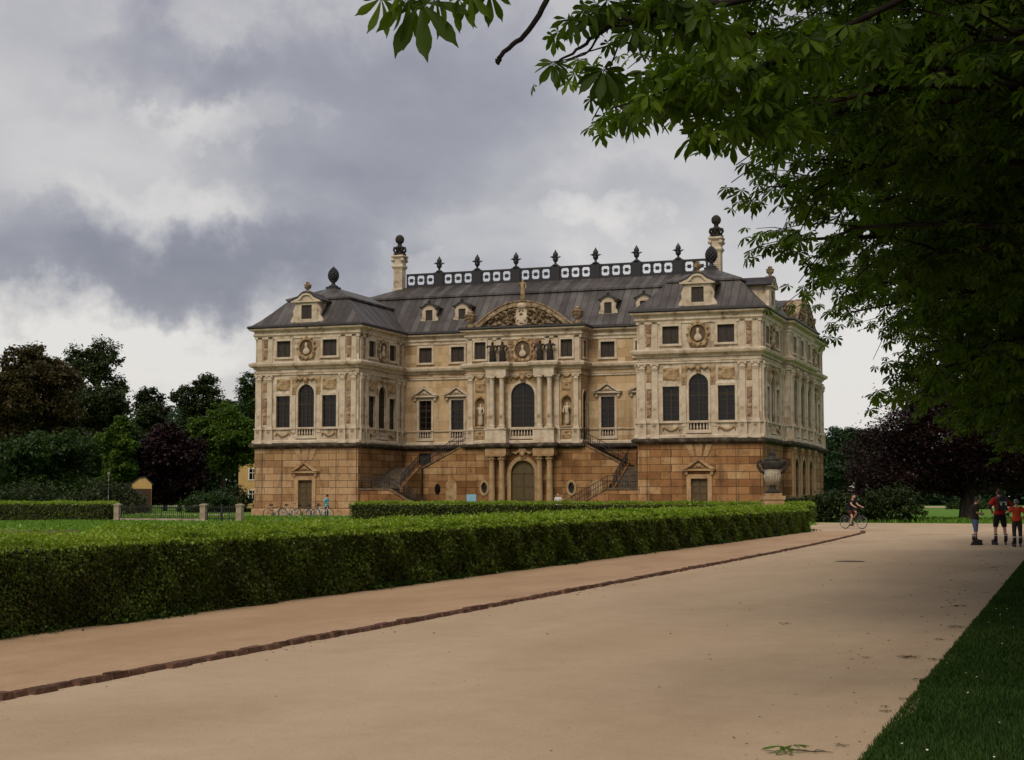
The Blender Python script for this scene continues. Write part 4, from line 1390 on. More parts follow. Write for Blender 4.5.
def park_tree(name, px, D, ytop, wpx, mat, label, group=None, seed=0, airy=False, lowf=.25, size=.40, nclump=560, nleaf=62, dens=1.0, cat="tree", yb=None):
    base = world((px - 512) / FPX * D, D, 0)
    H = (496 - ytop) / FPX * D + EYE
    rw = wpx / 2 / FPX * D
    r = random.Random(seed)
    e = empty(name, base, label, cat, group)
    z0 = H * lowf
    lobes = [(0, 0, (z0 + H) / 2, rw * .66, rw * .66, (H - z0) / 2 * .80)]
    for i in range(15):
        a = r.uniform(0, 6.28); h = z0 + (H - z0) * r.uniform(.15, .85)
        f = sqrt(max(.1, 1 - ((h - (z0 + H) / 2) / ((H - z0) / 2)) ** 2))
        s = rw * r.uniform(.20, .48)
        lobes.append((cos(a) * (rw - s * .6) * f, sin(a) * (rw - s * .6) * f, h, s, s, s * r.uniform(.6, .95)))
    s = rw * .42
    lobes.append((r.uniform(-.15, .15) * rw, 0, H - s * .8, s, s, s * .75))
    if airy: lobes = lobes[1:]
    cr = clump_crown(lobes, int(nclump * dens), nleaf, size, seed, mat, .20 if not airy else .25, inner=.3 if airy else .55)
    link("crown", cr, e)
    mb = MB(); tr = max(.14, H * .021)
    mb.tube([(0, 0, -.05), (0, 0, .3), (.05, 0, H * .2), (-.05, .05, H * .45), (0, 0, H * .75), (0, 0, H * .93)], [tr * 1.5, tr * 1.1, tr, tr * .8, tr * .4, .03], 9)
    for l in lobes[1:]:
        p1 = Vector(l[:3]); p0 = Vector((0, 0, max(H * .14, min(H * .7, p1.z - .5 * p1.xy.length))))
        mb.tube(bez(p0, (p0 + p1) / 2 + Vector((0, 0, .3)), p1, 5), [tr * .45, tr * .36, tr * .27, tr * .17, .03], 6)
    link("trunk", mb.mesh("trunk", BARK), e)
    return e


DG = mat_leaf("dark_green_leaf", (.011, .019, .005), (.021, .034, .008), (.040, .058, .012), .18)
MG = mat_leaf("mid_green_leaf", (.014, .030, .007), (.024, .050, .010), (.042, .080, .015), .22)
LG = mat_leaf("light_green_leaf", (.030, .055, .008), (.056, .10, .013), (.10, .155, .022), .3)
BRN = mat_leaf("brown_tinged_leaf", (.030, .022, .009), (.052, .036, .014), (.056, .060, .018), .2)
PUR = mat_leaf("copper_beech_leaf", (.009, .0045, .005), (.016, .0065, .008), (.032, .011, .012), .12)
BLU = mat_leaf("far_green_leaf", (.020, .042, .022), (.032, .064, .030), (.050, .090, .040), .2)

park_tree("chestnut_tree", 28, 172, 344, 100, BRN, "brown tinged round chestnut at the left edge of the park", seed=1, lowf=.18, dens=1.5)
park_tree("oak_tree", 97, 222, 338, 74, DG, "tall dark airy tree with gaps of sky beside the brown chestnut", seed=2, airy=True, lowf=.35, nclump=330, size=.40)
park_tree("oak_tree", 96, 200, 388, 105, DG, "broad dark tree below the airy tall crown", seed=3, lowf=.15, dens=1.3)
park_tree("lime_tree", 150, 215, 388, 62, DG, "dark tree between the airy tall tree and the copper beech", seed=4, lowf=.15)
park_tree("maple_tree", 119, 165, 416, 40, LG, "small fresh green tree in front of the dark ones", seed=5, lowf=.2, size=.32, nclump=300)
park_tree("copper_beech", 166, 170, 424, 70, PUR, "dark purple copper beech left of the palace, foliage down to the lawn", seed=6, lowf=.0, dens=1.5)
park_tree("lime_tree", 203, 212, 374, 66, DG, "tall dark tree just left of the palace", seed=7, lowf=.12, dens=1.2)
park_tree("maple_tree", 224, 176, 402, 62, LG, "light green tree close to the palace's left corner", seed=8, lowf=.3, size=.34, dens=.9)
park_tree("lime_tree", 252, 225, 372, 64, MG, "mid green tree half hidden by the palace's left wing", seed=9, lowf=.1)
park_tree("willow_tree", 46, 150, 430, 100, MG, "low rounded green tree standing in front of the brown chestnut", seed=10, lowf=.0, size=.32, dens=1.2)
park_tree("lime_tree", -30, 200, 372, 90, DG, "dark tree cut by the left edge of the photo", seed=19, lowf=.1)
park_tree("lime_tree", 838, 232, 426, 52, BLU, "bluish green tree right of the palace, behind the clipped shrubs", seed=11, lowf=.05)
park_tree("lime_tree", 872, 250, 430, 60, BLU, "far bluish tree between the palace and the copper beech", seed=12, lowf=.05)
park_tree("lime_tree", 800, 250, 440, 60, BLU, "far bluish tree mostly hidden behind the palace's right corner", seed=13, lowf=.05)
# the big copper beech by the road's end
def copper_beech():
    base = ground(968, 520.5)
    e = empty("copper_beech", base, "large spreading copper beech with dark purple leaves and a thick trunk", "tree")
    e.scale = (1.0, 1.0, .86)
    lobes = [(-.5, 0, 7.2, 4.8, 5.0, 3.4)]
    r = random.Random(8)
    X = Vector((CU, SU, 0))
    for (dx, z, s) in [(-6.2, 3.7, 2.0), (-5.2, 5.6, 2.2), (-3.9, 7.4, 2.0), (-4.8, 2.5, 1.7), (-6.8, 2.0, 1.4), (-1.5, 6.5, 3.0), (-3.0, 4.2, 1.9), (2.5, 6.0, 3.2), (5.5, 5.2, 2.7), (0, 9.6, 2.6), (-2.6, 8.7, 1.6), (3.2, 8.6, 2.2), (-.8, 4.6, 1.8), (3.0, 4.2, 1.6), (6.6, 3.7, 1.6), (-2.8, 9.5, 1.0), (-4.4, 3.4, 1.5), (-2.4, 3.3, 1.4), (-.6, 3.5, 1.5), (1.4, 3.4, 1.4), (3.6, 3.2, 1.5), (5.6, 2.9, 1.5), (7.4, 2.8, 1.5)]:
        p = X * dx + Vector((-SU, CU, 0)) * r.uniform(-2, 2)
        lobes.append((p.x, p.y, z, s, s, s * .72))
    link("crown", clump_crown(lobes, 1900, 62, .20, 77, PUR, .22, 1.0, .55), e)
    mb = MB()
    mb.tube([(0, 0, -.05), (0, 0, .3), (0, 0, 1.2), (.1, 0, 3), (0, .1, 6), (0, 0, 9.5)], [.85, .6, .5, .45, .3, .05], 12)
    for l in lobes[1:]:
        p1 = Vector(l[:3]); p0 = Vector((0, 0, max(1.9, min(6.5, p1.z - .4 * p1.xy.length))))
        mb.tube(bez(p0, (p0 + p1) / 2 + Vector((0, 0, .6)), p1, 6), [.2, .17, .13, .1, .06, .02], 6)
    link("trunk", mb.mesh("trunk", BARK), e)


copper_beech()


def bush(px, D, ytop, wpx, mat, label, seed, deep=.7, size=.17, nclump=160, nleaf=50, name="shrub", group=None):
    base = world((px - 512) / FPX * D, D, 0)
    H = (496 - ytop) / FPX * D + EYE; rw = wpx / 2 / FPX * D
    r = random.Random(seed)
    lobes = [(0, 0, H * .42, rw * .8, rw * .8 * deep, H * .5)]
    for i in range(7):
        a = i / 6 * 2 - 1
        p = Vector((CU, SU, 0)) * a * rw * .72 + Vector((-SU, CU, 0)) * r.uniform(-.4, .4) * rw * deep
        h = H * r.uniform(.62, .8) * (1 - .35 * a * a)
        lobes.append((p.x, p.y, h * .5, rw * .34, rw * .34, h * .56))
    e = empty(name, base, label, "shrub", group)
    link("foliage", clump_crown(lobes, nclump, nleaf, size, seed, mat, .16), e)
    mb = MB()
    for i in range(5):
        a = i * 1.256
        mb.tube([(.12 * cos(a), .12 * sin(a), -.03), (.3 * rw * cos(a), .3 * rw * sin(a), H * .4), (.5 * rw * cos(a), .4 * rw * sin(a), H * .7)], [.06, .05, .02], 6)
    link("stems", mb.mesh("stems", BARK), e)


bush(30, 138, 484, 110, DG, "long low dark shrub behind the clipped hedge, left of the lamp", 31, .6, .2, 240)
bush(105, 132, 479, 92, DG, "rounded dark shrub below the park lamp", 32, .7, .22, 180)
bush(211, 152, 490, 62, MG, "low green shrub behind the iron gate", 33, .6, .22)
bush(232, 158, 484, 48, DG, "taller dark shrub beside the yellow house", 34, .7, .22)
bush(834, 97, 489, 66, DG, "dark clipped shrub at the palace's right corner, behind the cyclist", 35, .6, .16, 190)
bush(888, 96, 484, 76, DG, "dark broad shrub under the copper beech's left side", 36, .6, .16, 200)
bush(798, 104, 493, 40, DG, "small dark shrub behind the end of the long hedge", 37, .6, .16)
bush(968, 190, 496, 44, MG, "small green shrub far off on the meadow", 38, .6, .25, 60)


# far woods: one mass
def woods():
    g = np.random.default_rng(5)
    lobes = []
    for a in np.arange(-32, 28, .8):
        D = 270 + g.uniform(0, 60); h = g.uniform(9, 15) if a > 9 else g.uniform(13, 20); rr = g.uniform(6, 9)
        X = math.tan(R(a)) * D
        if -13.5 < a < 11.0 and False: continue
        p = world(X, D, 0)
        lobes.append((p.x, p.y, h * .5, rr, rr, h * .5))
    m = clump_crown(lobes, 7500, 42, .95, 6, BLU, .2)
    tag(link("far_woods", m), kind="stuff")


woods()


# ------------------------------------------------------------------ hedges
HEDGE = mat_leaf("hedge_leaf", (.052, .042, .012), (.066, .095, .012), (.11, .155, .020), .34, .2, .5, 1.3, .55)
HEDGEB = mat_leaf("hedge_new_leaf", (.10, .16, .012), (.17, .245, .020), (.24, .32, .035), .35, .3, .45)  # light falling on the clipped top, painted into a brighter leaf colour
HCORE = mat_noise("hedge_twigs", [(.3, (.006, .007, .004)), (.7, (.020, .019, .010))], 14, .95, 0)


def hedge(label, x0, x1, y0, y1, h, n, size, seed, power=1.6, faces=("right", "top", "front", "back", "left"), name="hedge", z0=0.0):
    g = np.random.default_rng(seed)
    e = empty(name, ((x0 + x1) / 2, (y0 + y1) / 2, z0), label, "hedge")
    ox, oy = (x0 + x1) / 2, (y0 + y1) / 2
    c = .09
    mb = MB(); mb.box(x0 - ox + c, x1 - ox - c, y0 - oy + c, y1 - oy - c, 0, h - c)
    mb.build("twigs", HCORE, e)
    area = {"right": (y1 - y0) * h, "left": (y1 - y0) * h, "top": (y1 - y0) * (x1 - x0), "front": (x1 - x0) * h, "back": (x1 - x0) * h}
    tot = sum(area[f] for f in faces)
    PP, NN, MI = [], [], []
    for f in faces:
        m = int(n * area[f] / tot)
        a, b = g.random(m), g.random(m)
        out = g.normal(0, .035, m)
        if power and f in ("right", "top", "left"):     # more leaves where the hedge is near
            d0, d1 = max(8, camdist(x1, y0)), camdist(x1, y1)
            a = (d0 * (d1 / d0) ** a - d0) / (d1 - d0) if power > 1 else a
        yy = y0 + (y1 - y0) * a; xx = x0 + (x1 - x0) * (a if f in ("front", "back") else b); zz = h * (b if f != "top" else 1)
        wob = .06 * np.sin(yy * 2.1 + 1) * np.sin(xx * 1.7 + zz * 3) + .045 * np.sin(yy * 4.3 + zz * 5) * np.sin(yy * .9 - zz * 2) + .02 * np.sin(yy * 11 + zz * 9)
        out = out + wob
        if f == "top": out = out + np.where(g.random(m) < .03, g.random(m) * .11, 0)
        if f == "right": p = np.stack([np.full(m, x1) + out, yy, zz], -1); nr = 0.0
        elif f == "left": p = np.stack([np.full(m, x0) - out, yy, zz], -1); nr = pi
        elif f == "top": p = np.stack([xx, yy, h + out * .9], -1); nr = None
        elif f == "front": p = np.stack([xx, np.full(m, y0) - out, zz], -1); nr = -pi / 2
        else: p = np.stack([xx, np.full(m, y1) + out, zz], -1); nr = pi / 2
        p[:, 2] = np.maximum(p[:, 2], .02)
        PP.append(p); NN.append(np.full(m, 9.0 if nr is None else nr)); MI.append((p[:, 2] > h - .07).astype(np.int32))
    p = np.concatenate(PP); nr = np.concatenate(NN); mi = np.concatenate(MI); m = len(p)
    top = nr > 8
    az = np.where(top, g.uniform(0, 6.28, m), nr + g.normal(0, .8, m))
    pitch = np.where(top, g.normal(-.35, .5, m), g.normal(.75, .55, m))
    rot = rotmats(az, pitch, g.normal(0, .6, m))
    dist = np.maximum(8, camdist(p[:, 0], p[:, 1]))
    sc_ = size * g.uniform(.6, 1.35, m) * (np.clip(dist / 18, .9, 2.6) if power > 1 else 1)
    p[:, 0] -= ox; p[:, 1] -= oy
    V, Q = scatter(DIAM[0], DIAM[1], p, rot, sc_)
    me = np_mesh("foliage", V, Q, [HEDGE, HEDGEB])
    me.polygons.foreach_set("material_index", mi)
    link("foliage", me, e)
    return e


hedge("long clipped hedge along the gravel footpath, its lit top bright green", -12.6, -11.12, 9.0, 68.3, 1.06, 300000, .040, 1, 2, ("right", "top", "back"), z0=.0)
hedge("clipped dark hedge on the lawn across the front of the palace", -42.9, -14.2, 88.2, 89.7, 1.16, 26000, .13, 2, 0)
hedge("clipped hedge left of the iron fence, below the dark shrubs", -92, -59.2, 85.6, 87.2, 1.14, 24000, .13, 3, 0)


# ------------------------------------------------------------------ grass
def grass(name, regions, seed, mat):
    g = np.random.default_rng(seed); VV, QQ = [], []; off = 0
    for (x0, x1, y0, y1, n, hgt, near) in regions:
        u = g.random(n)
        yy = y0 * (y1 / y0) ** u if near else y0 + (y1 - y0) * u
        xx = x0 + (x1 - x0) * (g.random(n) ** (1.5 if near else 1))
        p = np.stack([xx, yy, np.full(n, -.02)], -1)
        d = np.maximum(6, camdist(xx, yy))
        s = hgt * g.uniform(.5, 1.4, n)
        w = np.maximum(.004, d * .00045)
        az = g.uniform(0, 6.28, n); ln = g.uniform(.1, .75, n)
        dx, dy = np.cos(az), np.sin(az)
        b = np.stack([-dy, dx, np.zeros(n)], -1) * w[:, None]
        m_ = p + np.stack([dx * ln * s * .35, dy * ln * s * .35, s * .6], -1)
        t_ = p + np.stack([dx * ln * s, dy * ln * s, s], -1)
        VV.append(np.stack([p - b, p + b, m_ + b * .8, m_ - b * .8, t_ + b * .15, t_ - b * .15], 1).reshape(-1, 3))
        i = off + np.arange(n)[:, None] * 6
        QQ.append(np.concatenate([i + np.array([0, 1, 2, 3]), i + np.array([3, 2, 4, 5])], 0)); off += n * 6
    return tag(link(name, np_mesh(name, np.concatenate(VV), np.concatenate(QQ), mat)), kind="stuff")


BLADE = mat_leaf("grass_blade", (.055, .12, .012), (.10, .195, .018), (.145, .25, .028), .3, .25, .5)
BLADED = mat_leaf("shaded_verge_grass_blade", (.014, .033, .006), (.024, .055, .008), (.042, .075, .013), .3, .12, .6)  # darker copy of the blade colour, with the trees' shade painted in
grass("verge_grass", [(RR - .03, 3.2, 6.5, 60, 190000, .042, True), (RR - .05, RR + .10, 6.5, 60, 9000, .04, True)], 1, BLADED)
grass("lawn_grass", [(-62, -13.5, 34, 87, 70000, .10, True), (-13.2, 45, 95.5, 112, 14000, .2, False), (-92, -43, 88.5, 104, 14000, .2, False), (-45, -13.8, 84, 88, 9000, .16, False)], 2, BLADE)
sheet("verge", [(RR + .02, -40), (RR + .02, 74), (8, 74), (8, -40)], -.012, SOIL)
# weeds along the foot of the hedge
def weeds():
    g = np.random.default_rng(9); n = 9000
    u = g.random(n); yy = 10 * (70 / 10) ** u; xx = -11.07 + g.exponential(.05, n)
    keep = np.sin(yy * 1.9) + np.sin(yy * .73 + 2) + np.sin(yy * 5.1) * .5 + g.normal(0, .4, n) > .75
    xx, yy = xx[keep], yy[keep]; n = len(xx)
    p = np.stack([xx, yy, .045 + g.random(n) * .09], -1)
    V, Q = scatter(DIAM[0], DIAM[1], p, rotmats(g.uniform(0, 6.28, n), g.uniform(-.6, .6, n), g.normal(0, .5, n)), .045 * g.uniform(.6, 1.5, n) * np.clip(camdist(xx, yy) / 18, .9, 2))
    tag(link("ground_weeds", np_mesh("ground_weeds", V, Q, BLADED)), kind="stuff")


weeds()
# ------------------------------------------------------------------ iron fence and stone posts on the lawn
POSTST = mat_noise("pale_post_stone", [(.3, (.18, .14, .10)), (.6, (.36, .30, .22)), (.8, (.45, .39, .30))], 3, .85, .5, 14, .2, 7)


def stone_post(x, label):
    mb = MB(); mb.box(-.18, .18, -.18, .18, 0, .98).box(-.22, .22, -.22, .22, .98, 1.06).box(-.21, .21, -.21, .21, 0, .12)
    mb.prism([(-.21, 1.06), (.21, 1.06), (0, 1.12)], -.21, .21)
    tag(mb.build("stone_post", POSTST, None, (x, 86, 0)), label, "post", "stone posts of the lawn fence")


stone_post(-58.5, "pale stone post at the end of the clipped hedge left of the fence")
stone_post(-52.1, "pale stone post between the long iron fence and the gate")
stone_post(-49.5, "pale stone post right of the iron gate, nearest the bicycles")


def bars(w, h, gate=False):
    mb = MB()
    for z in (.16, h * .86): mb.box(-w / 2, w / 2, -.018, .018, z, z + .045)
    n = int(w / .15)
    for i in range(n + 1):
        x = -w / 2 + w * i / n
        r = .024 if i % 10 == 0 else .011
        mb.box(x - r, x + r, -r, r, .04 if not gate else .1, h + (.04 if i % 10 == 0 else 0))
    if gate:
        mb.box(-.05, .05, -.03, .03, .02, h + .06).box(-w / 2, w / 2, -.02, .02, h * .55, h * .55 + .04)
    return mb


fe = empty("iron_fence", (-55.3, 86, 0), "long low black iron fence between two stone posts on the lawn", "fence")
link("fence_bars", bars(5.86, 1.02).mesh("fence_bars", IRON), fe)
link("kerb_base", MB().box(-2.93, 2.93, -.12, .12, -.02, .17).mesh("kerb_base", POSTST), fe)
ge = empty("iron_gate", (-50.8, 86, 0), "short two leaved black iron gate between two stone posts", "gate")
link("gate_leaf", bars(2.06, 1.02, True).mesh("gate_leaf", IRON), ge)

# ------------------------------------------------------------------ yellow house, hut, lamp, statue
YEL = mat_noise("yellow_plaster", [(.3, (.40, .26, .10)), (.7, (.50, .34, .14))], 1.2, .9, .2, 20, .15, 6)
SLATE = mat_plain("blue_grey_slate", (.045, .050, .065), .6, .3, 3)
WHITE = mat_plain("white_paint", (.62, .60, .55), .6, .1, 4)


def yellow_house():
    base = world((239 - 512) / FPX * 190, 190, 0)
    h = empty("yellow_house", base, "yellow plastered house with slate roof, mostly hidden behind the palace's left wing", "house", None, YAW)
    mb = MB(); mb.box(0, 14, 0, 9, 0, 5.8)
    link("wall", mb.mesh("wall", YEL), h)
    link("cornice", MB().box(-.25, 14.25, -.25, 9.25, 5.8, 6.0).mesh("cornice", POSTST), h)
    r = MB(); v = [(-.4, -.4, 6.0), (14.4, -.4, 6.0), (14.4, 9.4, 6.0), (-.4, 9.4, 6.0), (3.0, 4.5, 10.2), (11, 4.5, 10.2)]
    r.add(v, [(0, 1, 5, 4), (1, 2, 5), (2, 3, 4, 5), (3, 0, 4), (3, 2, 1, 0)])
    link("roof", r.mesh("roof", SLATE), h)
    for x in (1.75, 4.6, 7.4, 10.2):
        for z in (1.0, 3.6):
            w = link("window", MB().strip([(-.55, -.1), (-.55, 1.4), (.55, 1.4), (.55, -.1)], [(-.42, .02), (-.42, 1.28), (.42, 1.28), (.42, .02)], -.08, .02, 0, True).box(-.03, .03, -.05, .0, 0, 1.3).box(-.43, .43, -.05, 0, .8, .86).mesh("window", WHITE), h, (x, 0, z))
            link("pane", MB().box(-.43, .43, -.02, .01, .0, 1.3).mesh("pane", GLASS), w)


yellow_house()


def garden_hut():
    base = world((142 - 512) / FPX * 150, 150, 0)
    h = empty("garden_hut", base, "small yellow gabled hut among the dark shrubs left of the palace", "hut", None, YAW + .236)
    link("wall", MB().prism([(-1.0, 0), (1.0, 0), (1.0, 2.75), (.35, 3.4), (-.2, 3.3), (-1.0, 2.7)], 0, 3).mesh("wall", YEL), h)
    link("roof", MB().strip([(-1.2, 2.62), (-.22, 3.42), (.36, 3.52), (1.2, 2.72)], [(-1.2, 2.54), (-.22, 3.33), (.36, 3.43), (1.2, 2.63)], -.1, 3.1).mesh("roof", LEAD), h)
    link("door", MB().box(-.95, .95, -.06, -.004, 0, 2.3).mesh("door", mat_plain("dark_brown_boards", (.05, .025, .015), .8)), h)


garden_hut()
LAMPM = mat_plain("grey_lamp_metal", (.20, .19, .17), .5)
lp = empty("park_lamp", world((109.5 - 512) / FPX * 142, 142, 0), "pale park lamp rising above the rounded shrub on the left", "lamp")
link("pole", MB().tube([(0, 0, 0), (0, 0, .6), (0, 0, 3.3)], [.07, .045, .04], 8).mesh("pole", LAMPM), lp)
link("lantern", MB().lathe([(.05, 3.3), (.10, 3.34), (.17, 3.62), (.19, 3.64), (.10, 3.72), (.02, 3.78)], 10).mesh("lantern", LAMPM), lp)
MARB = mat_plain("white_marble", (.52, .49, .44), .7, .15, 3)
ms = empty("marble_statue", world((851 - 512) / FPX * 150, 150, 0), "white marble statue on a pedestal seen above the shrub behind the cyclist", "statue")
link("pedestal", MB().box(-.6, .6, -.6, .6, 0, 1.5).box(-.7, .7, -.7, .7, 1.5, 1.65).mesh("pedestal", MARB), ms)
link("figure", skin({"p": ((0, 0, 2.0), (.3, .25)), "c": ((.15, 0, 2.45), (.22, .18)), "n": ((.2, 0, 2.75), .08), "h": ((.2, 0, 2.95), .12), "k": ((-.45, 0, 2.0), .16), "f": ((-.7, 0, 1.7), .1), "b": ((0, 0, 1.7), (.35, .3)), "s": ((-.15, -.1, 2.5), .09), "e": ((-.4, -.1, 2.3), .07)},
                    [("p", "c"), ("c", "n"), ("n", "h"), ("p", "k"), ("k", "f"), ("p", "b"), ("c", "s"), ("s", "e")], 1, MARB, "figure"), ms, (0, 0, 0), YAW)

# ------------------------------------------------------------------ the big stone vase
def stone_vase():
    D = 80.0
    e = empty("stone_vase", world((772 - 512) / FPX * D, D, 0), "large lidded stone vase with two dark scroll handles on a pedestal behind the hedge", "vase", None, YAW)
    vs = mat_noise("pale_vase_stone", [(.25, (.14, .115, .085)), (.5, (.30, .26, .20)), (.75, (.42, .37, .29))], 3.5, .85, .6, 16, .2, 8)
    dk = mat_noise("blackened_vase_stone", [(.3, (.016, .015, .014)), (.6, (.045, .038, .032)), (.85, (.14, .12, .09))], 4.5, .85, .6, 18, .2, 8)
    link("pedestal", MB().box(-.62, .62, -.62, .62, 0, .25).box(-.5, .5, -.5, .5, .25, 1.42).box(-.56, .56, -.56, .56, 1.42, 1.60).box(-.42, .42, -.42, .42, 1.60, 1.74).mesh("pedestal", BASETRIM), e)
    link("foot", MB().lathe([(.36, 1.74), (.38, 1.82), (.2, 1.95), (.15, 2.08), (.2, 2.16)], 20).mesh("foot", dk), e)
    b = MB(); b.lathe([(.2, 2.14), (.30, 2.24), (.37, 2.4), (.42, 2.7), (.47, 3.0)], 24)
    for k in range(16):
        a = 2 * pi * k / 16
        b.tube([(.28 * cos(a), .28 * sin(a), 2.22), (.37 * cos(a), .37 * sin(a), 2.42), (.41 * cos(a), .41 * sin(a), 2.64), (.40 * cos(a), .40 * sin(a), 2.74)], [.03, .05, .05, .02], 6)
    link("bowl", b.mesh("bowl", vs), e)
    link("collar", MB().lathe([(.47, 2.98), (.55, 3.04), (.54, 3.2), (.58, 3.3), (.52, 3.38), (.3, 3.44)], 24).mesh("collar", dk), e)
    l = MB(); l.lathe([(.42, 3.42), (.36, 3.52), (.2, 3.6), (.15, 3.68), (.2, 3.76), (.17, 3.86), (.05, 3.96), (.01, 4.02)], 18)
    link("lid", l.mesh("lid", dk), e)
    for sx in (-1, 1):
        link("handle", MB().tube([(sx * .4, 0, 2.75), (sx * .58, 0, 2.85), (sx * .74, 0, 3.1), (sx * .76, 0, 3.32), (sx * .62, 0, 3.42), (sx * .5, 0, 3.3), (sx * .58, 0, 3.2)], [.05, .07, .085, .085, .08, .07, .05], 9).mesh("handle", dk), e)


stone_vase()

# ------------------------------------------------------------------ people
SKIN = mat_plain("skin", (.42, .24, .17), .55, .12, 8)
HAIRB = mat_plain("brown_hair", (.035, .020, .012), .6, .3, 20)


def cloth(name, c): return mat_noise(name, [(.3, tuple(x * .75 for x in c)), (.7, tuple(x * 1.15 for x in c))], 9, .85, .3, 30, .15, 5)


def joined(name, meshes, mats):
    bm = bmesh.new()
    for m in meshes: bm.from_mesh(m)
    me = bpy.data.meshes.new(name); bm.to_mesh(me); bm.free()
    for x in mats: me.materials.append(x)
    for p in me.polygons: p.use_smooth = True; p.material_index = 0
    return me


STAND = {"pel": (0, 0, .53), "bel": (0, .004, .61), "che": (0, 0, .73), "nec": (0, -.004, .825), "chi": (0, .012, .865), "hea": (0, .012, .925), "top": (0, .002, .968),
         "sL": (-.105, 0, .80), "sR": (.105, 0, .80), "eL": (-.135, -.01, .625), "eR": (.135, -.01, .625), "wL": (-.14, .03, .485), "wR": (.14, .03, .485),
         "hL": (-.052, 0, .505), "hR": (.052, 0, .505), "kL": (-.062, .008, .285), "kR": (.062, .008, .285), "aL": (-.066, -.012, .05), "aR": (.066, -.012, .05), "tL": (-.075, .075, .022), "tR": (.075, .075, .022)}
RAD = {"pel": (.082, .060), "bel": (.072, .055), "che": (.088, .062), "nec": .032, "chi": .036, "hea": (.043, .052), "top": .034, "sL": .040, "sR": .040, "eL": .026, "eR": .026, "wL": .018, "wR": .018,
       "hL": .060, "hR": .060, "kL": .036, "kR": .036, "aL": .023, "aR": .023, "tL": .020, "tR": .020}
EDG = [("pel", "bel"), ("bel", "che"), ("che", "nec"), ("nec", "chi"), ("chi", "hea"), ("hea", "top")] + [e for s in "LR" for e in (("che", "s" + s), ("s" + s, "e" + s), ("e" + s, "w" + s), ("pel", "h" + s), ("h" + s, "k" + s), ("k" + s, "a" + s), ("a" + s, "t" + s))]


def lerp3(a, b, t): return tuple(x + (y - x) * t for x, y in zip(a, b))


